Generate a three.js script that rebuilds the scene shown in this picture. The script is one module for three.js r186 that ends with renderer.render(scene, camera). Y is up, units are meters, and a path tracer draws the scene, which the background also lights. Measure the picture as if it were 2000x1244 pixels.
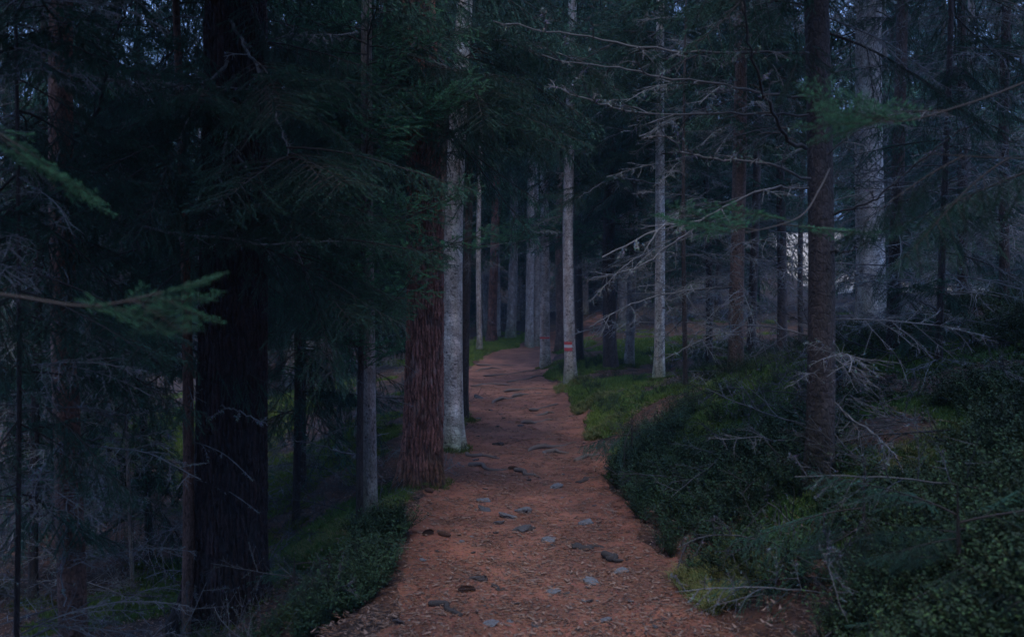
import * as THREE from 'three';
import { ImprovedNoise } from 'three/addons/math/ImprovedNoise.js';

// ---------------------------------------------------------------- camera, sky, sun, exposure
const F = 1732, HZ = 600, EYE = 1.6;               // focal length and horizon in the photograph's own pixels (2000 wide)
const scene = new THREE.Scene();
const camera = new THREE.PerspectiveCamera(2 * Math.atan(622 / F) * 180 / Math.PI, 2000 / 1244, 0.05, 600);
camera.position.set(0, EYE, 0);
camera.rotation.x = -22 / F;
camera.focus = 11; camera.userData.fStop = 2.8;

const SKYW = 256, SKYH = 128, skyData = new Float32Array(SKYW * SKYH * 4);
for (let r = 0; r < SKYH; r++) for (let c = 0; c < SKYW; c++) {
  const el = ((r + 0.5) / SKYH - 0.5) * Math.PI, s = Math.max(0, Math.sin(el));
  const k = 0.75 + 0.25 * Math.pow(s, 0.7), i = (r * SKYW + c) * 4;
  skyData[i] = 0.32 * k; skyData[i + 1] = 0.525 * k; skyData[i + 2] = 1.06 * k; skyData[i + 3] = 1;
}
const skyTex = new THREE.DataTexture(skyData, SKYW, SKYH, THREE.RGBAFormat, THREE.FloatType);
skyTex.mapping = THREE.EquirectangularReflectionMapping; skyTex.magFilter = THREE.LinearFilter; skyTex.needsUpdate = true;
scene.background = skyTex; scene.environment = skyTex;
scene.fog = new THREE.FogExp2(new THREE.Color().setRGB(0.35, 0.64, 1.0), 0.0012);

const sun = new THREE.DirectionalLight(new THREE.Color().setRGB(1, 0.96, 0.93), 1.05);
sun.position.set(0.5, 40, 4); sun.target.position.set(0, 0, -14);
sun.castShadow = true; sun.shadow.radius = 40;
sun.shadow.mapSize.set(2048, 2048);
Object.assign(sun.shadow.camera, { left: -40, right: 40, top: 50, bottom: -50, near: 1, far: 120 });
scene.add(sun, sun.target);

const renderer = new THREE.WebGLRenderer({ antialias: true });
renderer.setSize(1024, 636);
renderer.toneMapping = THREE.LinearToneMapping;
renderer.toneMappingExposure = 2.15;
renderer.shadowMap.enabled = true; renderer.shadowMap.type = THREE.PCFSoftShadowMap;

// ---------------------------------------------------------------- helpers
const V = (x, y, z) => new THREE.Vector3(x, y, z);
function rng(seed) { let a = (seed * 2654435761) >>> 0; return () => { a = (a + 0x6d2b79f5) | 0; let t = Math.imul(a ^ (a >>> 15), 1 | a); t = (t + Math.imul(t ^ (t >>> 7), 61 | t)) ^ t; return ((t ^ (t >>> 14)) >>> 0) / 4294967296; }; }
const R = (r, a, b) => a + (b - a) * r();
const clamp = (x, a = 0, b = 1) => Math.min(b, Math.max(a, x));
const S = (a, b, x) => { const t = clamp((x - a) / (b - a)); return t * t * (3 - 2 * t); };
const mix = (a, b, t) => a + (b - a) * t;
const mix3 = (a, b, t) => [mix(a[0], b[0], t), mix(a[1], b[1], t), mix(a[2], b[2], t)];
const perlin = new ImprovedNoise();
const N3 = (x, y, z) => perlin.noise(x, y, z);
function fbm(x, y, z, oct = 4) { let a = 0.5, s = 0; for (let i = 0; i < oct; i++) { s += a * N3(x, y, z); x *= 2.03; y *= 2.03; z *= 2.03; a *= 0.5; } return s; }
function table(t, x) { if (x <= t[0][0]) return t[0][1]; for (let i = 1; i < t.length; i++) if (x <= t[i][0]) { const [x0, y0] = t[i - 1], [x1, y1] = t[i], k = (x - x0) / (x1 - x0); return mix(y0, y1, k * k * (3 - 2 * k)); } return t[t.length - 1][1]; }
const taken = new Map();
function numbered(n) { const k = taken.get(n) ?? 0; taken.set(n, k + 1); return k ? `${n}_${String(k).padStart(3, '0')}` : n; }
function tag(o, label, category, group, kind) { o.userData = { ...o.userData, label, category }; if (group) o.userData.group = group; if (kind) o.userData.kind = kind; return o; }
function mesh(name, g, m, parent) { const o = new THREE.Mesh(g, m); o.name = parent === scene ? numbered(name) : name; parent.add(o); return o; }
function thing(name, x, y, z) { const o = new THREE.Group(); o.name = numbered(name); o.position.set(x, y, z); scene.add(o); return o; }

// geometry buffer: loose triangles with colours
class GB {
  constructor() { this.p = []; this.c = []; this.n = []; this.uv = null; }
  tri(a, b, c, ca, cb = ca, cc = ca, n) {
    this.p.push(a[0], a[1], a[2], b[0], b[1], b[2], c[0], c[1], c[2]);
    this.c.push(...ca, ...cb, ...cc);
    if (!n) { const ux = b[0] - a[0], uy = b[1] - a[1], uz = b[2] - a[2], vx = c[0] - a[0], vy = c[1] - a[1], vz = c[2] - a[2]; n = [uy * vz - uz * vy, uz * vx - ux * vz, ux * vy - uy * vx]; const l = Math.hypot(...n) || 1; n = [n[0] / l, n[1] / l, n[2] / l]; this.n.push(...n, ...n, ...n); } else this.n.push(...n[0], ...n[1], ...n[2]);
  }
  build() {
    const g = new THREE.BufferGeometry();
    g.setAttribute('position', new THREE.BufferAttribute(new Float32Array(this.p), 3));
    g.setAttribute('normal', new THREE.BufferAttribute(new Float32Array(this.n), 3));
    g.setAttribute('color', new THREE.BufferAttribute(new Float32Array(this.c), 3));
    return g;
  }
}
const sub = (a, b) => [a[0] - b[0], a[1] - b[1], a[2] - b[2]], add = (a, b, k = 1) => [a[0] + b[0] * k, a[1] + b[1] * k, a[2] + b[2] * k];
const cross = (a, b) => [a[1] * b[2] - a[2] * b[1], a[2] * b[0] - a[0] * b[2], a[0] * b[1] - a[1] * b[0]];
const norm = (a) => { const l = Math.hypot(a[0], a[1], a[2]) || 1; return [a[0] / l, a[1] / l, a[2] / l]; };
function basis(d) { const u = norm(cross(Math.abs(d[1]) < 0.9 ? [0, 1, 0] : [1, 0, 0], d)); return [u, cross(d, u)]; }
function tube(gb, pts, r0, r1, sides, col, bump) {
  const rings = [];
  for (let i = 0; i < pts.length; i++) {
    const d = norm(sub(pts[Math.min(i + 1, pts.length - 1)], pts[Math.max(i - 1, 0)])), [u, v] = basis(d), k = i / (pts.length - 1), r = mix(r0, r1, k), ring = [];
    for (let s = 0; s < sides; s++) { const a = s / sides * Math.PI * 2, rr = r * (bump ? bump(k, a) : 1), n = [u[0] * Math.cos(a) + v[0] * Math.sin(a), u[1] * Math.cos(a) + v[1] * Math.sin(a), u[2] * Math.cos(a) + v[2] * Math.sin(a)]; ring.push([add(pts[i], n, rr), n]); }
    rings.push(ring);
  }
  for (let i = 0; i + 1 < rings.length; i++) {
    const c0 = typeof col === 'function' ? col(i / (pts.length - 1)) : col, c1 = typeof col === 'function' ? col((i + 1) / (pts.length - 1)) : col;
    for (let s = 0; s < sides; s++) {
      const [a, na] = rings[i][s], [b, nb] = rings[i][(s + 1) % sides], [c, nc] = rings[i + 1][s], [d, nd] = rings[i + 1][(s + 1) % sides];
      gb.tri(a, b, c, c0, c0, c1, [na, nb, nc]); gb.tri(b, d, c, c0, c1, c1, [nb, nd, nc]);
    }
  }
}

// ---------------------------------------------------------------- the lie of the land (x to the right, d = metres ahead of the camera)
const pathC = (d) => table([[0, 0.42], [4.3, 0.24], [6, 0.1], [8, 0.06], [10, 0.12], [13, 0.14], [16, 0.02], [19, -0.2], [22, 0.15], [25, 1.0], [29, 2.3], [36, 4.2], [44, 5]], d);
const pathHW = (d) => table([[0, 0.84], [4.3, 0.8], [6, 0.78], [8, 0.8], [10, 0.8], [16, 0.78], [20, 0.85], [26, 0.8], [40, 0.7]], d);
const pathH = (d) => table([[0, 0], [11, 0.0], [16, 0.1], [20, 0.2], [24, 0.45], [30, 0.92], [40, 1.5], [60, 2.6], [110, 7]], d);
function edgeJ(d, side) { return 0.16 * fbm(d * 0.9, side * 7.3, 3.1, 3) * 2 + 0.05 * N3(d * 4.1, side * 3, 9); }
function H(x, d) {
  const c = pathC(d), hw = pathHW(d), t = x - c, base = pathH(d);
  const tl = Math.max(0, -(t + hw)), tr = Math.max(0, t - hw);
  const wl = mix(2.3, 9, S(9, 19, d));
  let h = base;
  h -= 0.95 * S(-0.15, wl, tl) * S(0, 0.4, tl) + Math.min(1.2, 0.06 * Math.max(0, tl - 2));
  const slope = mix(0.5, 0.09, S(8.5, 17, d));
  h += 0.13 * S(0, 0.4, tr) + slope * 6 * (1 - Math.exp(-tr / 6)) * S(-0.1, 0.9, tr);
  const onPath = 1 - S(0, 0.5, Math.max(tl, tr));
  h += (1 - 0.8 * onPath) * (0.16 * fbm(x * 0.55, 4.2, d * 0.55, 4) + 0.05 * fbm(x * 2.6, 8.2, d * 2.6, 3));
  h -= 0.035 * onPath * (1 - (t / hw) ** 2);
  h += onPath * 0.022 * fbm(x * 3.1, 1.7, d * 3.1, 3);
  h += 9 * S(40, 110, d) * (1 - S(0, 12, x - 0.1 * d) * 0.8);
  h += 2.9 * S(38, 54, d) * S(9, 15, x) * (1 - S(32, 42, x));   // the open pale bank far to the right
  return h;
}
function hit(px, py) {                               // where the line of sight through that spot of the photograph meets the ground
  const at = (d) => [(px - 1000) / F * d, EYE - (py - HZ) / F * d];
  let d = 2; for (; d < 80; d += 0.02 + d * 0.002) { const [x, y] = at(d); if (y <= H(x, d)) break; }
  const x = (px - 1000) / F * d; return { x, d, y: H(x, d) };
}
const X = (px, d) => (px - 1000) / F * d, Y = (py, d) => EYE - (py - HZ) / F * d;

// moss and litter cover, as places on the ground
const mossSpots = [[1080, 735, 0.7], [1170, 760, 0.9], [1230, 790, 0.9], [1170, 840, 0.55], [1130, 790, 0.5], [1400, 820, 1.0], [1500, 740, 1.1], [1480, 850, 0.9], [1330, 930, 0.6], [1520, 1060, 0.4], [1860, 900, 0.7], [1900, 560, 1.4], [1760, 790, 0.6], [1960, 800, 0.9], [1930, 690, 0.7], [1800, 700, 0.5], [1600, 1000, 0.7], [960, 685, 1.6], [1010, 672, 1.5], [905, 845, 0.45], [890, 800, 0.5], [620, 1060, 0.75], [580, 1110, 0.5], [560, 980, 0.8], [450, 800, 2.2], [440, 900, 0.9], [420, 1120, 0.5], [560, 930, 1.0], [280, 1180, 0.6], [300, 860, 1.0], [1900, 1100, 0.6], [1750, 1050, 0.5], [1190, 700, 0.9], [1260, 690, 1.6], [620, 900, 1.0]]
  .map(([px, py, r]) => { const h = hit(px, py); return [h.x, h.d, r]; });
const bareSpots = [[1260, 770, 0.3], [1290, 800, 0.35], [1670, 760, 0.45], [1680, 840, 0.4], [1780, 850, 0.35], [1860, 740, 0.6], [1240, 1040, 0.5], [1300, 1080, 0.5], [1340, 1120, 0.75], [1420, 1130, 0.5], [1450, 1200, 0.75], [1620, 1010, 0.35], [1760, 930, 0.35], [1560, 1120, 0.3], [620, 960, 0.4], [560, 1010, 0.35], [800, 900, 0.4], [600, 850, 0.5], [540, 1170, 0.3], [260, 950, 0.4], [350, 1060, 0.4], [330, 1220, 0.4], [1160, 690, 0.6]]
  .map(([px, py, r]) => { const h = hit(px, py); return [h.x, h.d, r]; });
function bareAt(x, d) { let b = 0; for (const [sx, sd, r] of bareSpots) { const q = ((x - sx) ** 2 + ((d - sd) * 0.8) ** 2) / (r * r); if (q < 6) b = Math.max(b, Math.exp(-q * 1.6)); } return b; }
function mossAt(x, d) {
  let m = 0, b = 0;
  for (const [sx, sd, r] of mossSpots) { const q = ((x - sx) ** 2 + ((d - sd) * 0.8) ** 2) / (r * r); if (q < 6) m = Math.max(m, Math.exp(-q * 0.9)); }
  for (const [sx, sd, r] of bareSpots) { const q = ((x - sx) ** 2 + ((d - sd) * 0.8) ** 2) / (r * r); if (q < 6) b = Math.max(b, Math.exp(-q * 0.9)); }
  const n = fbm(x * 1.1, 2.2, d * 1.1, 4);
  m = clamp(m * 1.25 + n * 1.1 + 0.08 - b * 0.9);
  const out = Math.abs(x - pathC(d)) - pathHW(d);
  return clamp(m) * S(-0.05, 0.3, out - edgeJ(d, Math.sign(x)) * 0.5);
}

// ---------------------------------------------------------------- textures
function texture(w, h, fill, srgb = false) {
  const t = new THREE.DataTexture(new Uint8Array(w * h * 4), w, h); const a = t.image.data;
  for (let y = 0; y < h; y++) for (let x = 0; x < w; x++) { const c = fill(x / w, y / h), i = (y * w + x) * 4; a[i] = clamp(c[0]) * 255; a[i + 1] = clamp(c[1]) * 255; a[i + 2] = clamp(c[2]) * 255; a[i + 3] = 255; }
  t.wrapS = t.wrapT = THREE.RepeatWrapping; t.magFilter = THREE.LinearFilter; t.minFilter = THREE.LinearMipmapLinearFilter; t.needsUpdate = true;
  if (srgb) t.colorSpace = THREE.SRGBColorSpace;
  return t;
}
const hash = (x, y, s) => { let h = Math.imul(x | 0, 374761393) ^ Math.imul(y | 0, 668265263) ^ Math.imul(s | 0, 974634777); h = Math.imul(h ^ (h >>> 13), 1274126177); h ^= h >>> 16; return (h >>> 0) / 4294967296; };
function pnoise(u, v, gx, gy, s) {                    // value noise that repeats over the unit square
  const x = u * gx, y = v * gy, ix = Math.floor(x), iy = Math.floor(y), fx = x - ix, fy = y - iy, a = fx * fx * (3 - 2 * fx), b = fy * fy * (3 - 2 * fy);
  const h = (i, j) => hash(((i % gx) + gx) % gx, ((j % gy) + gy) % gy, s);
  return mix(mix(h(ix, iy), h(ix + 1, iy), a), mix(h(ix, iy + 1), h(ix + 1, iy + 1), a), b);
}
const pfbm = (u, v, gx, gy, s, o = 4) => { let r = 0, a = 0.5; for (let i = 0; i < o; i++) { r += a * pnoise(u, v, gx << i, gy << i, s + i); a *= 0.5; } return r / (1 - Math.pow(0.5, o)); };
function worley(u, v, gx, gy, s) {                    // [distance to nearest, distance to second, id] of scattered points that repeat
  const x = u * gx, y = v * gy, ix = Math.floor(x), iy = Math.floor(y); let a = 9, b = 9, id = 0;
  for (let j = -1; j < 2; j++) for (let i = -1; i < 2; i++) {
    const cx = (((ix + i) % gx) + gx) % gx, cy = (((iy + j) % gy) + gy) % gy, dx = ix + i + hash(cx, cy, s) - x, dy = iy + j + hash(cx, cy, s + 1) - y, d = Math.sqrt(dx * dx + dy * dy);
    if (d < a) { b = a; a = d; id = hash(cx, cy, s + 2); } else if (d < b) b = d;
  }
  return [a, b, id];
}
const toS = (c) => c.map((x) => (x <= 0.0031308 ? x * 12.92 : 1.055 * Math.pow(Math.max(0, x), 1 / 2.4) - 0.055));
// spruce bark: thin round scales with lichen, tile 0.5 m x 1 m
function spruceBark(u, v, pale) {
  const wu = u + 0.02 * pfbm(u, v, 6, 8, 41, 2), wv = v + 0.012 * pfbm(u, v, 6, 8, 57, 2);
  const [a, b, id] = worley(wu + 0.03 * (pfbm(u, v, 20, 24, 141, 3) - 0.5), wv + 0.03 * (pfbm(u, v, 20, 24, 157, 3) - 0.5), 17, 20, 5), gap = 0.5 + 0.5 * S(0.0, 0.3, b - a), fine = pfbm(u, v, 48, 64, 11, 3), big = pfbm(u, v, 4, 6, 19, 3);
  const lich = (0.45 + 0.55 * S(0.35, 0.7, pfbm(u, v, 9, 14, 77, 4))) * pale, dash = S(0.7, 0.8, pnoise(u, v, 22, 60, 201)) * S(0.4, 0.6, pnoise(u, v, 60, 60, 211));
  const [ka] = worley(u, v, 4, 7, 91), knot = (1 - S(0.05, 0.12, ka)) * S(0.35, 0.6, pnoise(u, v, 7, 9, 97));
  const tone = 0.62 + 0.35 * id + 1.1 * (fine - 0.5);
  let c = mix3([0.05, 0.04, 0.036], [0.17 * tone, 0.145 * tone, 0.13 * tone], gap);
  c = mix3(c, [0.3, 0.31, 0.3], lich * (0.35 + 0.65 * gap) * (0.6 + 0.7 * (fine - 0.2)));
  c = mix3(c, [0.03, 0.027, 0.026], dash * 0.6);
  c = mix3(c, c.map((q) => q * 1.5), S(0.5, 0.8, big));
  c = mix3(c, [0.02, 0.018, 0.017], knot * 0.7);
  return { c, h: 0.3 * gap + 0.25 * id * gap + 0.45 * fine - knot * 0.3 };
}
// larch bark: thick plates parted by long fissures, tile 0.6 m x 1.2 m
function larchBark(u, v) {
  const wu = u + 0.07 * (pfbm(u, v, 5, 4, 21, 3) - 0.5) + 0.03 * (pfbm(u, v, 24, 20, 29, 3) - 0.5), wv = v + 0.2 * (pfbm(u, v, 14, 4, 37, 3) - 0.5);
  const [a, b, id] = worley(wu, wv, 17, 4, 15), [a2, b2, id2] = worley(wu, wv, 30, 22, 65), gap = 0.25 + 0.75 * S(0.0, 0.42, b - a + 0.4 * (pfbm(u, v, 24, 18, 171, 3) - 0.42)), flake = S(0, 0.25, b2 - a2), fine = pfbm(u, v, 40, 70, 31, 3);
  const tone = 0.6 + 0.45 * id + 0.45 * (id2 - 0.5) + 0.5 * (fine - 0.5);
  let c = mix3([0.03, 0.017, 0.014], [0.26 * tone, 0.115 * tone, 0.09 * tone], gap * (0.55 + 0.45 * flake));
  c = mix3(c, [0.22, 0.17, 0.15], S(0.6, 0.8, pfbm(u, v, 8, 12, 83, 3)) * gap * 0.5);
  return { c, h: 0.55 * gap + 0.2 * flake * gap * (0.4 + id2) + 0.3 * fine };
}
const barkTex = (f, w, h) => { const cells = []; return [texture(w, h, (u, v) => { const q = f(u, v); cells.push(q.h); return toS(q.c); }, true), (() => { let k = 0; return texture(w, h, () => { const q = cells[k++]; return [q, q, q]; }); })()]; };
const [silverMap, silverBump] = barkTex((u, v) => spruceBark(u, v, 1), 512, 1024);
const [brownMap, brownBump] = barkTex((u, v) => spruceBark(u, v, 0.25), 512, 1024);
const [larchMap, larchBump] = barkTex(larchBark, 512, 1024);
const std = (o) => new THREE.MeshStandardMaterial({ roughness: 0.9, ...o });
const tint = (r, g, b) => new THREE.Color().setRGB(r, g, b);
const stained = (o) => std({ ...o, vertexColors: true });
const bark = {
  silver: stained({ map: silverMap, bumpMap: silverBump, bumpScale: 0.012, color: tint(2.2, 2.1, 2.1) }),
  centre: stained({ map: silverMap, bumpMap: silverBump, bumpScale: 0.012, color: tint(1.45, 1.34, 1.38) }),  // grey bark lightened, light at the bend put into the colour
  grey: stained({ map: silverMap, bumpMap: silverBump, bumpScale: 0.012, color: tint(1.0, 0.93, 0.95) }),
  brown: stained({ map: brownMap, bumpMap: brownBump, bumpScale: 0.012, color: tint(1.0, 0.62, 0.52) }),
  dark: stained({ map: brownMap, bumpMap: brownBump, bumpScale: 0.012, color: tint(0.36, 0.31, 0.33) }),
  red: stained({ map: brownMap, bumpMap: brownBump, bumpScale: 0.014, color: tint(0.85, 0.62, 0.57) }),
  larch: stained({ map: larchMap, bumpMap: larchBump, bumpScale: 0.02, color: tint(1, 1, 1) }),
  larchShaded: stained({ map: larchMap, bumpMap: larchBump, bumpScale: 0.02, color: tint(0.2, 0.25, 0.32) }),  // larch bark with the shade on the left trunk put into its colour
};
const larchKinds = new Set(['larch', 'larchShaded']);

// needle litter drawn as many short strokes; tile 2 m
function litter(seed, base, strokes, dots) {
  const n = 1024, cv = document.createElement('canvas'); cv.width = cv.height = n; const g = cv.getContext('2d'), r = rng(seed);
  const css = (c, k) => `rgb(${c.map((q) => Math.round(clamp(q * k, 0, 255))).join(',')})`;
  g.fillStyle = css(base, 1); g.fillRect(0, 0, n, n);
  for (let i = 0; i < 260; i++) {
    const x = r() * n, y = r() * n, q = R(r, 20, 90), k = R(r, 0.72, 1.25);
    g.globalAlpha = 0.16; g.fillStyle = css(base, k);
    for (const ox of [-n, 0, n]) for (const oy of [-n, 0, n]) { g.beginPath(); g.ellipse(x + ox, y + oy, q, q * R(r, 0.5, 1), r() * 3, 0, 6.3); g.fill(); }
  }
  for (let i = 0; i < strokes; i++) {
    const x = r() * n, y = r() * n, a = r() * Math.PI * 2, l = R(r, 4, 12), q = r(), c = q < 0.16 ? [40, 30, 28] : q < 0.3 ? [196, 168, 140] : q < 0.36 ? [150, 150, 148] : [base[0] * R(r, 0.7, 1.45), base[1] * R(r, 0.62, 1.4), base[2] * R(r, 0.6, 1.4)];
    g.globalAlpha = R(r, 0.35, 0.9); g.strokeStyle = css(c, 1); g.lineWidth = R(r, 0.7, 1.8);
    for (const ox of x < 20 ? [0, n] : [0]) for (const oy of y < 20 ? [0, n] : [0]) { g.beginPath(); g.moveTo(x + ox, y + oy); g.lineTo(x + ox + Math.cos(a) * l, y + oy + Math.sin(a) * l); g.stroke(); }
  }
  for (let i = 0; i < dots; i++) { g.globalAlpha = R(r, 0.4, 0.9); const q = r(); g.fillStyle = css(q < 0.45 ? [46, 34, 32] : q < 0.7 ? [120, 118, 118] : [176, 120, 84], R(r, 0.8, 1.2)); g.beginPath(); g.ellipse(r() * n, r() * n, R(r, 1, 4.5), R(r, 0.8, 3), r() * 3, 0, 6.3); g.fill(); }
  g.globalAlpha = 1;
  const t = new THREE.CanvasTexture(cv); t.colorSpace = THREE.SRGBColorSpace; t.wrapS = t.wrapT = THREE.RepeatWrapping; t.repeat.set(0.5, 0.5);
  const b = new THREE.CanvasTexture(cv); b.wrapS = b.wrapT = THREE.RepeatWrapping; b.repeat.set(0.5, 0.5);
  return [t, b];
}
const [pathMap, pathBump] = litter(5, [160, 117, 100], 26000, 900);
const [soilMap, soilBump] = litter(9, [150, 122, 104], 20000, 2200);

// ---------------------------------------------------------------- ground and path
const groundMat = std({ map: soilMap, bumpMap: soilBump, bumpScale: 0.03, vertexColors: true, roughness: 0.95 });
const pathMat = std({ map: pathMap, bumpMap: pathBump, bumpScale: 0.018, vertexColors: true, roughness: 0.93 });
function sheet(us, vs, at, color) {
  const nx = us.length, ny = vs.length, p = new Float32Array(nx * ny * 3), c = new Float32Array(nx * ny * 3), uv = new Float32Array(nx * ny * 2), idx = [];
  for (let j = 0; j < ny; j++) for (let i = 0; i < nx; i++) {
    const k = j * nx + i, [x, y, z] = at(us[i], vs[j]); p.set([x, y, z], k * 3); c.set(color(us[i], vs[j], x, y, z), k * 3); uv.set([x, z], k * 2);
    if (i && j) { const a = k - nx - 1, b = k - nx, d = k - 1; idx.push(a, b, d, b, k, d); }
  }
  const g = new THREE.BufferGeometry(); g.setAttribute('position', new THREE.BufferAttribute(p, 3)); g.setAttribute('color', new THREE.BufferAttribute(c, 3)); g.setAttribute('uv', new THREE.BufferAttribute(uv, 2)); g.setIndex(idx); g.computeVertexNormals(); return g;
}
function spaced(lo, a, b, hi, step, grow) { const out = []; for (let x = a; x < b; x += step) out.push(x); let s = step, x = b; while (x < hi) { out.push(x); s *= grow; x += s; } out.push(hi); s = step; x = a - s; while (x > lo) { out.unshift(x); s *= grow; x -= s; } out.unshift(lo); return out; }
const gx = spaced(-130, -6.5, 7.5, 130, 0.075, 1.09), gd = spaced(-40, 2.5, 24, 170, 0.085, 1.06);
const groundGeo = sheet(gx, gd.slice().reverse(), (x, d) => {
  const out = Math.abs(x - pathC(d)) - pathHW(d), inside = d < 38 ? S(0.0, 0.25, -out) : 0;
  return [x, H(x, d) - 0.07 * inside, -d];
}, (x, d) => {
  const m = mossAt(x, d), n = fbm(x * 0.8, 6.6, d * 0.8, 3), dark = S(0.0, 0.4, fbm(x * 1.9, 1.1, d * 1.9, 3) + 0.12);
  const brown = mix3([0.33, 0.2, 0.145], [0.1, 0.085, 0.08], clamp(dark + 0.3 + 0.25 * S(0, 1.5, pathC(d) - pathHW(d) - x) + 0.5 * S(20, 28, d))), green = mix3([0.16, 0.27, 0.06], [0.32, 0.4, 0.08], clamp(n + 0.4));  // shade left of the path and far off mixed into the brown
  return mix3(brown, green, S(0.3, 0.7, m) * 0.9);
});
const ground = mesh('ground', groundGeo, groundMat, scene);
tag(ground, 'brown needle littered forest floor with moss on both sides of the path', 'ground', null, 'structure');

const pu = []; for (let i = 0; i <= 72; i++) pu.push(i / 36 - 1);
const pd = []; for (let d = 2.2, s = 0.05; d < 38; d += s, s = Math.min(0.16, s * 1.01)) pd.push(d);
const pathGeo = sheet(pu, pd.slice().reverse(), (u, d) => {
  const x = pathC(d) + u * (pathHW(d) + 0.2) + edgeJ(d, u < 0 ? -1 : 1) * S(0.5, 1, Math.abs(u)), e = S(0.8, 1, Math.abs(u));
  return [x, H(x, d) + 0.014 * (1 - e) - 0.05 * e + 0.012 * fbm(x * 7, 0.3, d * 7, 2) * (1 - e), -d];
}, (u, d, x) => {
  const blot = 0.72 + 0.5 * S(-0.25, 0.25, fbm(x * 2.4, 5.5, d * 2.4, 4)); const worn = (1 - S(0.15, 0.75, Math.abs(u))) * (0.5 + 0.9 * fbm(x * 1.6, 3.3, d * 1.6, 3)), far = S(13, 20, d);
  const pc = mix3(mix3([0.74, 0.52, 0.42], [0.7, 0.57, 0.52], clamp(worn)), mix3([0.74, 0.61, 0.57], [0.17, 0.14, 0.13], S(21, 27, d)), far * 0.85); const drift = S(-0.12, 0.3, fbm(x * 0.8 + 4, 7.7, d * 0.8, 3)); return mix3(pc, [0.5, 0.42, 0.39], 0.12 + drift * 0.5).map((q) => q * blot * 0.85);  // light on the middle stretch put into the colour; darkened beyond it
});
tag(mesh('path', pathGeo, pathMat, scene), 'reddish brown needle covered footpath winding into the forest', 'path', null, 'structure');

const meadowGeo = sheet(spaced(14, 14.3, 21, 22, 0.6, 1.2), spaced(40, 41, 56, 58, 0.7, 1.2).reverse(), (x, d) => [x, H(x, d) + 0.03, -d], (x, d) => { const n = 0.85 + 0.5 * fbm(x * 1.7, 2, d * 1.7, 3); return [0.95 * n, 0.95 * n, 0.9 * n]; });
tag(mesh('meadow', meadowGeo, std({ color: tint(0.5, 0.42, 0.35), vertexColors: true }), scene), 'pale open meadow bank seen far off between the right hand trunks', 'meadow', null, 'structure');

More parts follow.
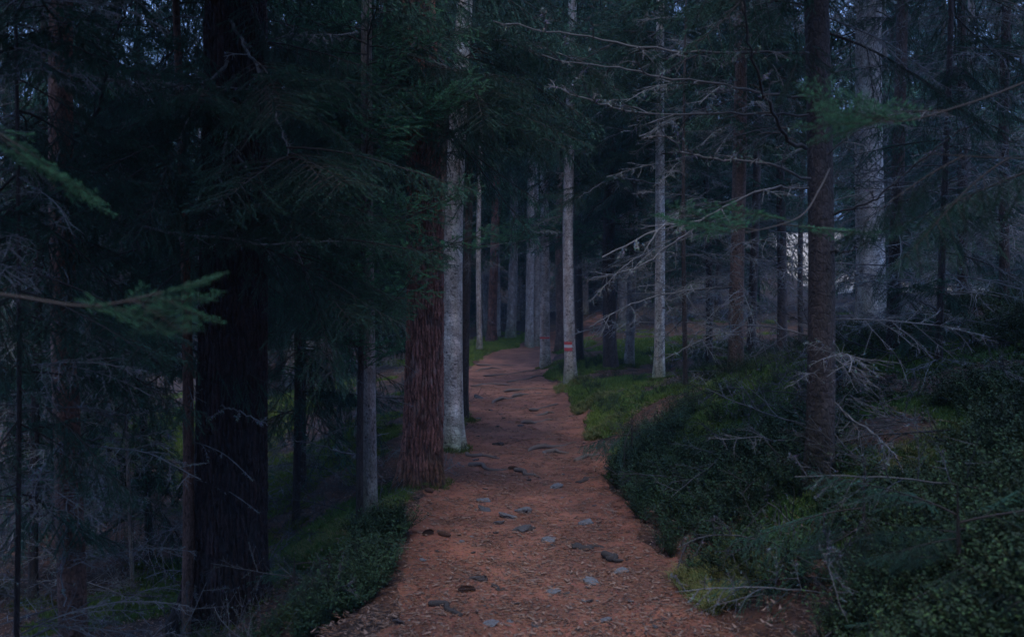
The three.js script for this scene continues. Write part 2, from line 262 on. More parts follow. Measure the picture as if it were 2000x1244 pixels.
// ---------------------------------------------------------------- branches
// live spruce bough along +x, y up. needle = [length, half width, per metre]
function bough(seed, L, o) {
  const r = rng(seed), gb = new GB(), twigC = [0.035, 0.026, 0.022];
  const needles = (pts, per, fresh) => { const shade = R(r, -0.45, 0.4);
    for (let i = 0; i + 1 < pts.length; i++) {
      const a = pts[i], b = pts[i + 1], d = sub(b, a), l = Math.hypot(...d), dir = norm(d), [u, v] = basis(dir), n = Math.max(1, Math.round(l * per * R(r, 0.85, 1.15)));
      for (let k = 0; k < n; k++) {
        const t = (k + r()) / n, ang = R(r, -2.5, 2.5) + Math.PI / 2, q = R(r, 0.75, 1.15) * o.len, lean = R(r, 0.5, 1.0), rad = add(u.map((z) => z * Math.cos(ang)), v, Math.sin(ang) * (v[1] < 0 ? -1 : 1));
        const p = add(a, d, t), w = norm(add(dir.map((z) => z * lean), rad)), side = norm(cross(w, rad)), tip = add(p, w, q), g = R(r, 0.7, 1.35), c = mix3(o.c0, o.c1, clamp(fresh * 0.8 + R(r, -0.15, 0.2) + shade)).map((z) => z * g);
        gb.tri(add(p, side, o.half), add(p, side, -o.half), tip, c, c, c.map((z) => z * 1.25));
      }
    }
  };
  const line = (p, dir, l, droop, lift, segs) => { const pts = [p]; let q = dir; for (let i = 0; i < segs; i++) { const k = i / segs; q = norm([q[0] + R(r, -0.09, 0.09), q[1] - droop * (1 - k) / segs * 2 + lift * k / segs * 2, q[2] + R(r, -0.09, 0.09)]); pts.push(add(pts[pts.length - 1], q, l / segs)); } return pts; };
  const along = (pts, t) => { const k = Math.min(pts.length - 2, Math.floor(t * (pts.length - 1))), f = t * (pts.length - 1) - k; return [add(pts[k], sub(pts[k + 1], pts[k]), f), norm(sub(pts[k + 1], pts[k]))]; };
  const main = line([0, 0, 0], norm([1, o.rise, 0]), L, o.droop, o.lift, 12);
  tube(gb, main, 0.0075 * L / 1.5 + 0.002, 0.002, 5, twigC); needles(main.slice(3), o.per * 0.9, 0.3);
  let flip = 1;
  for (let s = o.bare; s < 0.98; s += o.step / L * R(r, 0.7, 1.3)) {
    const [p, dir] = along(main, s); flip = -flip;
    const l = L * (0.1 + 0.42 * Math.pow(1 - s, 0.75) * S(0, 0.25, s + 0.08)) * R(r, 0.6, 1.15);
    const yaw = flip * R(r, 0.75, 1.1), d2 = norm([dir[0] * Math.cos(yaw) - dir[2] * Math.sin(yaw), dir[1] + R(r, -0.25, 0.12), dir[0] * Math.sin(yaw) + dir[2] * Math.cos(yaw)]);
    const t2 = line(p, d2, l, o.hang, o.lift * 0.5, 6);
    tube(gb, t2, 0.0045, 0.0014, 3, twigC); needles(t2.slice(1), o.per, 0.35 + s * 0.4);
    let f3 = 1;
    for (let q = 0.14; q < 0.95; q += o.step3 / l * R(r, 0.7, 1.3)) {
      const [p3, e] = along(t2, q); f3 = -f3; const y3 = f3 * R(r, 0.6, 1.0), l3 = Math.min(0.2, l * 0.42) * (1 - q * 0.6) * R(r, 0.5, 1.2) + 0.02;
      const d3 = norm([e[0] * Math.cos(y3) - e[2] * Math.sin(y3), e[1] + R(r, -0.35, 0.1) - o.hang * 0.4, e[0] * Math.sin(y3) + e[2] * Math.cos(y3)]);
      const t3 = line(p3, d3, l3, o.hang * 0.5, 0.1, 2); tube(gb, t3, 0.002, 0.001, 3, twigC); needles(t3, o.per, 0.6 + 0.4 * q);
    }
  }
  return gb.build();
}
const darkNeedle = { c0: [0.012, 0.041, 0.03], c1: [0.038, 0.115, 0.07] }, freshNeedle = { c0: [0.018, 0.072, 0.042], c1: [0.06, 0.2, 0.095] };
const boughs = [1, 2, 3, 4, 5].map((s) => bough(s, 1.6, { ...darkNeedle, len: 0.02, half: 0.0021, per: 380, rise: [0.1, -0.15, 0.2, -0.3, 0][s - 1], droop: [0.35, 0.5, 0.45, 0.3, 0.6][s - 1], lift: [0.3, 0.4, 0.2, 0.25, 0.5][s - 1], hang: [0.35, 0.5, 0.3, 0.6, 0.4][s - 1], bare: 0.12, step: 0.07, step3: 0.045 }));
const freshBoughs = [11, 12, 13].map((s) => bough(s, 1.1, { ...freshNeedle, len: 0.02, half: 0.0021, per: 380, rise: 0.35, droop: 0.2, lift: 0.35, hang: 0.12, bare: 0.1, step: 0.065, step3: 0.045 }));
const midBoughs = [14, 15, 16, 17].map((s, i) => bough(s, 1.6, { ...darkNeedle, len: 0.03, half: 0.004, per: 150, rise: [0.1, -0.2, 0.2, -0.05][i], droop: [0.4, 0.5, 0.35, 0.6][i], lift: 0.35, hang: [0.4, 0.6, 0.3, 0.5][i], bare: 0.1, step: 0.08, step3: 0.06 }));
const coarseBoughs = [21, 22, 23].map((s) => bough(s, 1.9, { ...darkNeedle, len: 0.05, half: 0.009, per: 55, rise: -0.05, droop: 0.5, lift: 0.35, hang: 0.45, bare: 0.08, step: 0.1, step3: 0.08 }));

// dead grey twigs, some with hanging lichen
const deadC = [0.2, 0.195, 0.195], deadDark = [0.045, 0.04, 0.038], lichenC = [0.27, 0.31, 0.3];
function twigs(gb, r, pts, L, r0, o) {
  const along = (t) => { const k = Math.min(pts.length - 2, Math.floor(t * (pts.length - 1))), f = t * (pts.length - 1) - k; return [add(pts[k], sub(pts[k + 1], pts[k]), f), norm(sub(pts[k + 1], pts[k]))]; };
  const tone = (k) => mix3(o.dark ?? deadDark, o.pale ?? deadC, clamp(k));
  tube(gb, pts, r0, Math.max(0.003, r0 * 0.3), 5, (k) => tone(0.25 + 0.75 * k + R(r, -0.25, 0.25)));
  const fuzz = (a, n, big) => { for (let i = 0; i < n; i++) { const d = norm([R(r, -1, 1), R(r, -1.6, 0.4), R(r, -1, 1)]), l = R(r, 0.008, 0.03) * big, s = norm(cross(d, [R(r, -1, 1), R(r, -1, 1), R(r, -1, 1)])), p = add(a, [R(r, -0.008, 0.008), R(r, -0.008, 0.008), R(r, -0.008, 0.008)]); gb.tri(add(p, s, 0.0024), add(p, s, -0.0024), add(p, d, l), lichenC.map((q) => q * R(r, 0.5, 1.1))); } };
  let flip = 1;
  for (let s = R(r, 0.12, 0.2); s < 0.97; s += o.step / L * R(r, 0.5, 1.5)) {
    const [p, dir] = along(s); flip = r() < 0.8 ? -flip : flip;
    const l = (0.08 + 0.38 * L * (1 - s * 0.75)) * R(r, 0.35, 1.1) * o.side, yaw = flip * R(r, 0.6, 1.25);
    let d = norm([dir[0] * Math.cos(yaw) - dir[2] * Math.sin(yaw), dir[1] + R(r, -0.45, 0.35), dir[0] * Math.sin(yaw) + dir[2] * Math.cos(yaw)]);
    const t2 = [p]; for (let i = 0; i < 5; i++) { d = norm([d[0] + R(r, -0.22, 0.22), d[1] + R(r, -0.2, 0.14), d[2] + R(r, -0.22, 0.22)]); t2.push(add(t2[i], d, l / 5)); }
    const c = tone(R(r, 0.3, 1.1)); tube(gb, t2, Math.min(r0 * 0.6, 0.0048), 0.0022, 3, c);
    if (r() < o.lichen) for (const q of t2.slice(1)) fuzz(q, 3 + 6 * r(), 1);
    for (let i = 1; i < 5; i++) for (let k = 0; k < 2; k++) if (r() < 0.75) {
      const l3 = l * R(r, 0.15, 0.45), d3 = norm([d[0] + R(r, -1.2, 1.2), d[1] + R(r, -0.9, 0.6), d[2] + R(r, -1.2, 1.2)]), m = add(t2[i], d3, l3 * 0.5), e = add(m, norm([d3[0], d3[1] + R(r, -0.4, 0.3), d3[2]]), l3 * 0.5);
      tube(gb, [t2[i], m, e], 0.0025, 0.0014, 3, c);
      if (r() < o.lichen * 0.8) fuzz(e, 4, 1.1);
    }
  }
  if (o.beard) for (let i = 0; i < o.beard; i++) { const [p] = along(R(r, 0.2, 0.95)); fuzz(p, 22, 2.4); }
}
function snag(seed, L, o) {
  const r = rng(seed), gb = new GB(), pts = [[0, 0, 0]]; let d = norm([1, o.rise, 0]);
  for (let i = 0; i < 12; i++) { d = norm([d[0] + R(r, -0.07, 0.07), d[1] - o.droop / 12 + R(r, -0.06, 0.06), d[2] + R(r, -0.12, 0.12)]); pts.push(add(pts[i], d, L / 12)); }
  twigs(gb, r, pts, L, o.r ?? 0.007, { step: 0.075, side: 1, lichen: 0.35, ...o }); return gb.build();
}
const snags = [31, 32, 33, 34, 35, 36].map((s, i) => snag(s, 1.3, { rise: [0.1, -0.1, 0.25, -0.25, 0, 0.4][i], droop: [0.5, 0.3, 0.6, 0.2, 0.4, 0.7][i], lichen: [0.3, 0.5, 0.15, 0.4, 0.6, 0.2][i], beard: [0, 2, 0, 1, 3, 0][i] }));
const bareSnags = [41, 42, 43].map((s, i) => snag(s, 0.9, { rise: [0.1, -0.2, 0][i], droop: 0.4, lichen: 0.15, step: 0.12, side: 0.6, r: 0.006 }));
const leafMat = std({ vertexColors: true, roughness: 0.85, side: THREE.DoubleSide }), deadMat = std({ vertexColors: true, roughness: 0.92, side: THREE.DoubleSide });

function placeOut(o, p, az, tilt, roll, s) { o.position.set(p[0], p[1], p[2]); o.rotation.set(roll, az, tilt, 'YZX'); o.scale.setScalar(s); return o; }
const tmp = new THREE.Object3D();
function scatterMesh(name, geo, mat, items, parent, kind = 'stuff') {          // items: [position, azimuth, tilt, roll, scale, tone]
  const m = new THREE.InstancedMesh(geo, mat, items.length), c = new THREE.Color();
  items.forEach((it, i) => { placeOut(tmp, it[0], it[1], it[2], it[3], it[4]); tmp.updateMatrix(); m.setMatrixAt(i, tmp.matrix); const q = it[5] ?? 1; m.setColorAt(i, c.setRGB(...(Array.isArray(q) ? q : [q, q, q]))); });
  m.name = parent === scene ? numbered(name) : name; if (kind) m.userData.kind = kind; parent.add(m); return m;
}

// ---------------------------------------------------------------- trees
function trunkGeo(o, r) {
  const { height: Ht, radius: r0, lean = [0, 0], flare = 0.5, kind, seed } = o, larch = larchKinds.has(kind);
  const near = larch && o.d < 9, top = o.d < 14 ? Math.min(Ht, 1.6 + 0.42 * o.d + 1.5) : Ht, sides = near ? 150 : o.d < 12 ? 40 : o.d < 24 ? 20 : 10, ys = [];
  for (let y = -0.5; y < top; y += near ? 0.016 : o.d < 12 ? 0.06 : 0.3) ys.push(y); for (let y = top; y < Ht; y += 1) ys.push(y); ys.push(Ht);
  const tu = larch ? 0.6 : 0.5, tv = larch ? 1.2 : 1.0, wraps = Math.max(1, Math.round(2 * Math.PI * r0 / tu)), nx = sides + 1, p = [], uv = [], col = [], idx = [], ph = seed * 1.7, mossy = 0.3 + 0.7 * hash(seed, 3, 8), older = R(r, 0.8, 1.15);
  ys.forEach((y, j) => {
    const [cx, cz] = trunkAt(o, y), rr = trunkR(o, y);
    for (let i = 0; i < nx; i++) {
      const a = i / sides * Math.PI * 2, u = i / sides * wraps + seed * 0.37, v = y / tv + seed * 0.61, yy = Math.max(0, y);
      const lobes = 1 + flare * Math.exp(-yy / (1.1 * r0 + 0.06)) * (0.55 + 0.5 * Math.sin(a * 3 + ph) + 0.35 * Math.sin(a * 5 + ph * 2));
      let q = rr * lobes * (1 + 0.05 * N3(Math.cos(a) * 1.5 + seed, y * 1.3, Math.sin(a) * 1.5));
      if (near) q += (larchBark(u - Math.floor(u), v - Math.floor(v)).h - 0.6) * 0.032;
      p.push(cx + Math.cos(a + Math.PI / 2) * q, y, cz - Math.sin(a + Math.PI / 2) * q); uv.push(u, v);
      const st = older * (0.78 + 0.9 * (0.3 + N3(Math.cos(a) * 0.9 + seed * 3, y * 0.45, Math.sin(a) * 0.9) * 0.55 + N3(Math.cos(a) * 2.2, y * 1.7 + seed, Math.sin(a) * 2.2) * 0.3)), rust = clamp(0.35 + 1.1 * N3(Math.cos(a) * 1.1 + 5, y * 0.8 + seed * 2, Math.sin(a) * 1.1)), gm = clamp(mossy * (1.5 * Math.exp(-yy / 0.28) + 0.5 * N3(Math.cos(a) * 2 + seed, y * 2.3, Math.sin(a) * 2)));
      col.push(...mix3(mix3([st, st, st], [st * 1.02, st * 0.82, st * 0.72], rust * 0.7), [0.34, 0.46, 0.2], gm * 0.75));
      if (i && j) { const k = j * nx + i, A = k - nx - 1, B = k - nx, D = k - 1; idx.push(A, B, D, B, k, D); }
    }
  });
  const g = new THREE.BufferGeometry(); g.setAttribute('position', new THREE.Float32BufferAttribute(p, 3)); g.setAttribute('uv', new THREE.Float32BufferAttribute(uv, 2)); g.setAttribute('color', new THREE.Float32BufferAttribute(col, 3)); g.setIndex(idx); g.computeVertexNormals(); return g;
}
const trunkAt = (o, y) => { const l = o.lean ?? [0, 0], b = o.bend ?? 0.02, q = o.seed * 2.1; return [l[0] * y + b * (Math.sin(y * 0.7 + q) - Math.sin(q)), l[1] * y + b * (Math.cos(y * 0.6 + q) - Math.cos(q))]; };
const trunkR = (o, y) => o.radius * Math.pow(Math.max(0.02, 1 - Math.max(0, y) / o.height), 0.75);

// o: px, d, w (trunk width in the photograph's pixels), kind, height, lean, dead [from, to, per whorl, size], live [...], crown [from, per whorl, size]
let treeSeed = 100; const feet = [];
function tree(name, label, o, group) {
  o.seed = treeSeed++; o.radius = o.w / F * o.d / 2; o.height ??= 16; const r = rng(o.seed); o.lean ??= [R(r, -0.014, 0.014), R(r, -0.014, 0.014)]; o.bend ??= R(r, 0.01, 0.06);
  const x = o.x ?? X(o.px, o.d), z = -o.d, y = H(x, o.d), t = thing(name, x, y, z);
  tag(t, label, 'tree', group); feet.push([x, o.d, o.radius]);
  mesh('trunk', trunkGeo(o, r), bark[o.kind], t);
  const spot = (h, az) => { const [cx, cz] = trunkAt(o, h), q = trunkR(o, h) * 0.8; return [cx + Math.cos(az) * q, h, cz - Math.sin(az) * q]; };
  const whorls = ([from, to, per, size], list, name, mat, single, tiltR) => {
    const items = list.map(() => []);
    for (let h = from; h < to; h += R(r, 0.16, 0.34) * (o.gap ?? 1)) for (let k = 0; k < per; k++) {
      if (r() > 0.8) continue;
      const az = r() * Math.PI * 2, s = size * R(r, 0.45, 1.15), hh = h + R(r, -0.1, 0.1), gi = Math.floor(r() * list.length);
      items[gi].push([spot(hh, az), az, R(r, tiltR[0], tiltR[1]), R(r, -0.5, 0.5), s, R(r, 0.75, 1.3)]);
    }
    items.forEach((it, gi) => {
      if (single) for (const q of it) placeOut(mesh(name, list[gi], mat, t), ...q.slice(0, 5));
      else if (it.length) scatterMesh(name, list[gi], mat, it, t);
    });
  };
  const near = o.d < 13;
  if (o.dead) whorls(o.dead, o.bareTwigs ? bareSnags : snags, near ? 'dead_branch' : 'dead_twigs', deadMat, near, [-0.35, 0.25]);
  if (o.live) whorls(o.live, o.fresh ? freshBoughs : o.d < 7.5 ? boughs : o.d < 24 ? midBoughs : coarseBoughs, near ? 'branch' : 'foliage', leafMat, near, o.tilt ?? [-0.4, 0.15]);
  if (o.crown) {
    const [from, per, size] = o.crown, list = o.d < 6.5 ? boughs : o.d < 18 ? midBoughs : coarseBoughs, items = list.map(() => []);
    for (let h = from; h < o.height - 0.3; h += R(r, 0.34, 0.6)) for (let k = 0; k < per; k++) {
      const f = (h - from) / (o.height - from), az = r() * Math.PI * 2, s = size * (0.18 + 0.82 * Math.pow(1 - f, 0.8)) * R(r, 0.65, 1.15), ex = x + Math.cos(az) * s * 1.3, ed = o.d + Math.sin(az) * s * 1.3;
      if (ed > 5.3 && ed < 42 && Math.abs(ex - pathC(Math.min(ed, 27))) < (ed > 20 ? 4.6 : 2.7) && y + h > EYE + 0.37 * ed + 0.6) continue;   // unseen canopy opened over the path to let light down
      items[Math.floor(r() * list.length)].push([spot(h, az), az, R(r, -0.35, 0.2), R(r, -0.4, 0.4), s, R(r, 0.7, 1.3)]);
    }
    items.forEach((it, gi) => { if (it.length) scatterMesh('crown', list[gi], leafMat, it, t); });
  }
  t.userData.spec = undefined; delete t.userData.spec;
  return t;
}
// a single long branch through given spots (photograph x, y and distance), made of real wood in that tree
let branchSeed = 900;
function limb(t, spots, r0, o = {}) {
  if (t === T14) spots = spots.map(([px, py, d]) => [px, py, d * 0.84]);
  const r = rng(branchSeed++), pts3 = spots.map(([px, py, d]) => V(X(px, d) - t.position.x, Y(py, d) - t.position.y, -d - t.position.z));
  const curve = new THREE.CatmullRomCurve3(pts3), n = 24, pts = curve.getPoints(n).map((p) => [p.x + R(r, -0.012, 0.012), p.y + R(r, -0.01, 0.01), p.z + R(r, -0.012, 0.012)]), L = curve.getLength();
  const gb = new GB(); twigs(gb, r, pts, L, r0, { step: 0.1, side: 0.55, lichen: 0.35, ...o });
  const m = mesh('dead_branch', gb.build(), deadMat, t); m.userData.label = o.label; if (!o.label) delete m.userData.label;
  if (o.needles) for (let k = 0; k < o.needles; k++) {
    const s = R(r, o.from ?? 0.4, 1), p = curve.getPoint(s), q = curve.getTangent(s);
    placeOut(mesh('branch', (o.fresh ? freshBoughs : -t.position.z > 8.5 ? midBoughs : boughs)[Math.floor(r() * 3)], leafMat, t), [p.x, p.y, p.z], Math.atan2(-q.z, q.x) + R(r, -1, 1), R(r, -0.5, 0.1), R(r, -0.4, 0.4), R(r, 0.25, 0.45) * (o.size ?? 1));
  }
  return m;
}

// --- left
const T1 = tree('spruce_tree', 'slender reddish brown spruce with many dead twigs at the far left edge', { px: 142, d: 5.4, w: 54, kind: 'brown', height: 15, lean: [0.003, 0], dead: [0.2, 6, 2, 0.8], live: [2.9, 6, 2, 0.8], crown: [5.4, 3, 1.3] });
const T2 = tree('larch_tree', 'broad larch trunk, nearly black with painted shade, with long furrows, thickest on the left', { px: 450, d: 6.2, w: 136, kind: 'larchShaded', height: 19, lean: [0.002, 0], bend: 0.02, flare: 0.55, dead: [2.6, 5, 1, 0.7], live: [2.3, 5.5, 3, 0.9], crown: [5.2, 4, 1.7] });
const T3 = tree('spruce_tree', 'thin dark spruce stem just left of the broad black larch', { px: 362, d: 6.0, w: 24, kind: 'brown', height: 8, dead: [0.3, 4.5, 2, 0.6], live: [2.0, 6, 4, 0.6], bareTwigs: true });
const T5 = tree('spruce_tree', 'slim grey speckled spruce below the path, left of the red larch', { px: 722, d: 7.0, w: 29, kind: 'grey', height: 11, dead: [0.5, 2.0, 2, 0.5], live: [2.2, 4.4, 2, 0.6], crown: [5.0, 1, 0.8], bareTwigs: true });
const T4 = tree('young_spruce_tree', 'young green spruce with thin dark stem, boughs reaching before the red larch', { px: 701, d: 6.8, w: 15, kind: 'dark', height: 4.6, lean: [0, 0], dead: [0.5, 1.3, 2, 0.45], live: [1.3, 4.2, 6, 0.85], fresh: true, bareTwigs: true, tilt: [-0.15, 0.3] });
const T6 = tree('larch_tree', 'stout red brown larch with furrowed bark at the left path edge', { px: 823, d: 8.0, w: 75, kind: 'larch', height: 21, flare: 0.42, lean: [0.004, 0], live: [2.9, 5.2, 5, 0.9], crown: [5.4, 4, 1.5] });
const T7 = tree('spruce_tree', 'pale silvery spruce leaning beside the red larch at the path edge', { px: 884, d: 9.9, w: 41, kind: 'silver', height: 15, flare: 0.6, bend: 0.05, lean: [0.034, 0], dead: [1.2, 3, 1, 0.5], live: [3.6, 5.6, 7, 1.05], crown: [5.4, 4, 1.3], bareTwigs: true });
tree('spruce_tree', 'dark stem close behind the silvery leaning spruce', { px: 906, d: 12.2, w: 18, kind: 'dark', height: 13, dead: [1.5, 4, 1, 0.5], crown: [4.5, 4, 1.2] });
tree('spruce_tree', 'reddish grey trunk showing between red larch and silvery spruce', { px: 866, d: 14.5, w: 30, kind: 'red', height: 19, crown: [7, 4, 1.5] });
tree('spruce_tree', 'grey trunk high up left of the red larch, its foot hidden', { px: 709, d: 12.5, w: 27, kind: 'grey', height: 19, dead: [1, 4, 2, 0.8], live: [2.0, 5.5, 4, 1.0], crown: [5.6, 4, 1.5] });
tree('spruce_tree', 'thin grey stem below the path, behind the slim speckled spruce', { px: 661, d: 12.0, w: 12, kind: 'grey', height: 10, dead: [1, 4, 2, 0.7], live: [2.4, 6, 3, 0.8], crown: [5.5, 3, 0.8] });
tree('spruce_tree', 'dark leafy spruce behind the broad black larch', { px: 575, d: 9.5, w: 16, kind: 'dark', height: 10, dead: [0.6, 2, 3, 0.7], live: [1.3, 6, 4, 0.95], crown: [6, 4, 0.9] });
tree('spruce_tree', 'slim leafy spruce between reddish far left stem and black larch', { px: 290, d: 9.0, w: 16, kind: 'dark', height: 11, dead: [0.4, 3, 4, 0.8], live: [0.7, 7, 3, 0.9], crown: [7, 4, 0.9] });
[[22, 13, 'leafy dark spruce farthest left, behind the twiggy stems'], [112, 16, 'leafy dark spruce seen behind the reddish far left stem'], [-60, 10, 'dark spruce at the left edge whose boughs hang into the hollow']].forEach(([px, d, label]) => tree('spruce_tree', label, { px, d, w: 17, kind: 'dark', height: 15, dead: [0.4, 3, 2, 0.9], live: [1.2, 9, 5, 1.0], crown: [8, 4, 1.0] }));
tree('spruce_tree', 'slim twiggy spruce behind the reddish far left stem', { px: 60, d: 8.0, w: 18, kind: 'dark', height: 12, dead: [0.2, 5, 5, 0.9], live: [1.2, 6, 3, 0.9], crown: [5.5, 4, 1.1] });
[[15, 4.4, 12, 'thin twiggy dead spruce at the very left edge, nearest of them'], [255, 8.2, 8, 'slender dead spruce midway between reddish stem and black larch'], [590, 11, 14, 'thin spruce in the hollow right of the black larch'], [170, 11, 16, 'grey trunk down in the hollow behind the reddish stem']].forEach(([px, d, w, label], i) => tree('spruce_tree', label, { px, d, w, kind: i % 2 ? 'grey' : 'dark', height: 7 + i % 3, dead: [0.1, 5, 4, i < 2 ? 0.6 : 0.8], live: [1.6, 6, 3, 0.7] }));
// --- centre
const marked = { px: 1115, d: 16, w: 23, kind: 'centre', height: 18, flare: 0.5, lean: [0.0, 0], dead: [2.6, 5, 1, 0.7], live: [4.3, 8, 5, 0.9], crown: [5.4, 4, 1.2] };
const T9 = tree('spruce_tree', 'grey spruce with red and white trail blaze at the path bend', marked);
const banded = { px: 1065, d: 20, w: 20, kind: 'centre', height: 19, flare: 0.55, dead: [2.6, 5, 1, 0.7], live: [3.4, 8, 4, 0.9], crown: [6.4, 4, 1.3] };
const T10 = tree('spruce_tree', 'grey spruce with narrow red paint band, left of the blazed spruce', banded);
tree('spruce_tree', 'dark trunk just behind and right of the blazed spruce', { px: 1132, d: 19, w: 16, kind: 'dark', height: 18, dead: [2, 5, 1, 0.7], crown: [6, 4, 1.3] });
tree('spruce_tree', 'reddish grey trunk left of the blazed spruce, bare halfway up', { px: 1098, d: 23, w: 22, kind: 'red', height: 21, crown: [8, 4, 1.4] });
tree('spruce_tree', 'left stem of the grey twin trunks left of the banded spruce', { px: 1034, d: 25, w: 17, kind: 'centre', height: 20, crown: [8, 4, 1.4], live: [3, 6, 1, 0.9] });
tree('spruce_tree', 'right stem of the grey twin trunks left of the banded spruce', { px: 1047, d: 25.4, w: 15, kind: 'grey', height: 20, crown: [8, 4, 1.3] });
tree('spruce_tree', 'thin grey stem on the moss left of the path bend', { px: 937, d: 23, w: 11, kind: 'centre', height: 15, dead: [2, 5, 1, 0.6], crown: [5.4, 4, 1.1] });
tree('larch_tree', 'dark red trunk on the moss left of the path bend', { px: 960, d: 26, w: 19, kind: 'larch', height: 22, crown: [9, 4, 1.4] });
tree('spruce_tree', 'pale thin stem right behind the dark red trunk', { px: 972, d: 28, w: 11, kind: 'centre', height: 19, crown: [7.5, 4, 1.2] });
// --- right
const T11 = tree('spruce_tree', 'dark shaggy spruce right of the path bend', { px: 1192, d: 17.5, w: 27, kind: 'dark', height: 18, dead: [0.8, 5, 3, 1.0], live: [2.2, 5, 4, 0.9], crown: [4.6, 4, 1.4] });
tree('spruce_tree', 'greenish grey stem right of the dark shaggy spruce', { px: 1230, d: 18, w: 18, kind: 'grey', height: 17, dead: [1, 5, 3, 0.9], live: [2.4, 5, 4, 0.9], crown: [4.5, 4, 1.3] });
const T12 = tree('spruce_tree', 'pale speckled spruce on the bank midway along the right side', { px: 1288, d: 13.2, w: 21, kind: 'silver', height: 16, dead: [0.8, 5, 2, 0.9], live: [3.4, 6, 6, 0.9], crown: [5.2, 4, 1.2] });
tree('spruce_tree', 'thin twiggy stem between the pale speckled spruce and the tall dark one', { px: 1340, d: 10.5, w: 10, kind: 'dark', height: 6, dead: [0.1, 4.5, 3, 0.75] });
const T13 = tree('spruce_tree', 'tall dark spruce, reddish higher up, on the mossy bank crest', { px: 1437, d: 10.6, w: 29, kind: 'red', height: 18, flare: 0.5, dead: [0.9, 5.2, 3, 0.85], live: [2.8, 5.5, 3, 0.85], crown: [5.6, 4, 1.4] });
const T14 = tree('spruce_tree', 'dark rough spruce standing nearest on the right bank', { px: 1602, d: 5.2, w: 54, kind: 'dark', height: 15, flare: 0.35, dead: [0.7, 4.6, 2, 0.7], live: [2.7, 4.8, 3, 0.8], crown: [4.7, 4, 1.4] });
const T15 = tree('spruce_tree', 'pale stout spruce with flaky bark right of the nearest dark one', { px: 1706, d: 10.5, w: 56, kind: 'silver', height: 20, dead: [1.6, 5, 2, 0.7], live: [3.6, 5.5, 3, 0.9], crown: [5.6, 4, 1.6] });
const T16 = tree('spruce_tree', 'narrow dark stem just right of the pale stout spruce', { px: 1745, d: 8.0, w: 26, kind: 'dark', height: 12, dead: [0.3, 5, 3, 0.9], live: [0.4, 1.6, 2, 0.5], crown: [4.6, 4, 1.2] });
tree('spruce_tree', 'dark stem behind the mossy mound at right', { px: 1880, d: 10.5, w: 20, kind: 'dark', height: 12, dead: [0.2, 5, 4, 1.0], live: [3, 5, 2, 0.8], crown: [5, 4, 1.2] });
tree('spruce_tree', 'twiggy dark stem at the right edge by the mossy mound', { px: 1965, d: 8.2, w: 20, kind: 'dark', height: 12, dead: [0.2, 5, 4, 0.95], live: [2.6, 5, 2, 0.8], crown: [4.6, 4, 1.2] });
tree('spruce_tree', 'thin twiggy spruce with low dark boughs between pale stout spruce and right edge', { px: 1835, d: 6.8, w: 14, kind: 'dark', height: 9, dead: [0.1, 4.5, 4, 0.8], live: [0.3, 5, 2, 0.7], crown: [4.8, 3, 1.0] });
tree('spruce_tree', 'dark stem left of the bright gap in the trees', { px: 1528, d: 17, w: 20, kind: 'dark', height: 15, dead: [0.8, 5, 2, 0.9], live: [3.2, 6, 3, 0.9], crown: [5.6, 4, 1.3] });
tree('spruce_tree', 'slim dark stem in the bright gap in the trees', { px: 1566, d: 19, w: 11, kind: 'dark', height: 14, dead: [1, 5, 2, 0.8], live: [3.4, 6, 3, 0.9], crown: [6, 4, 1.2] });
tree('spruce_tree', 'grey brown stem right behind the tall dark crest spruce', { px: 1467, d: 15, w: 18, kind: 'dark', height: 15, dead: [0.6, 5, 3, 0.9], live: [3, 5.5, 2, 0.9], crown: [5.5, 4, 1.3] });
tree('spruce_tree', 'shady stem between pale speckled spruce and tall dark crest spruce', { px: 1385, d: 16, w: 14, kind: 'dark', height: 15, dead: [0.4, 5, 4, 1.0], live: [2.2, 6, 4, 0.9], crown: [6, 4, 1.2] });

// long bare limbs that cross the view
limb(T14, [[1580, 190, 6.2], [1500, 185, 6.1], [1400, 165, 6.0], [1280, 150, 5.9], [1180, 130, 5.8], [1060, 112, 5.7]], 0.0099, { side: 0.5, pale: [0.13, 0.125, 0.125] });
limb(T14, [[1580, 105, 6.2], [1450, 102, 6.0], [1280, 98, 5.8], [1120, 70, 5.7], [960, 44, 5.6]], 0.0093, { side: 0.5, pale: [0.12, 0.115, 0.115] });
limb(T14, [[1580, 228, 6.2], [1430, 222, 6.3], [1240, 220, 6.5], [1160, 200, 6.6], [1070, 165, 6.8]], 0.0081, { side: 0.55, pale: [0.13, 0.125, 0.125] });
limb(T14, [[1580, 350, 6.2], [1500, 320, 6.0], [1400, 312, 5.8], [1330, 295, 5.7], [1285, 250, 5.6]], 0.0087, { side: 0.6, pale: [0.12, 0.115, 0.115] });
limb(T14, [[1575, 290, 6.1], [1540, 275, 5.8], [1500, 200, 5.3], [1465, 100, 4.9], [1450, -30, 4.6]], 0.0124, { side: 0.25, lichen: 0.1, pale: [0.05, 0.045, 0.045], dark: [0.03, 0.026, 0.026] });
limb(T14, [[1580, 370, 6.2], [1490, 370, 6.0], [1380, 425, 5.8], [1300, 440, 5.6], [1180, 500, 5.5]], 0.0081, { side: 0.6 });
limb(T14, [[1620, 490, 6.2], [1660, 490, 6.0], [1700, 470, 5.9]], 0.0074, { side: 0.3, dark: [0.03, 0.026, 0.026], pale: [0.05, 0.045, 0.045] });
limb(T14, [[1625, 420, 6.2], [1700, 395, 6.0], [1800, 310, 5.8], [1900, 240, 5.6]], 0.0074, { side: 0.5, pale: [0.06, 0.05, 0.05] });
limb(T14, [[1620, 780, 6.2], [1680, 830, 6.0], [1740, 880, 5.8], [1790, 960, 5.6], [1800, 1000, 5.5]], 0.0074, { side: 1, lichen: 0.9, beard: 6 });
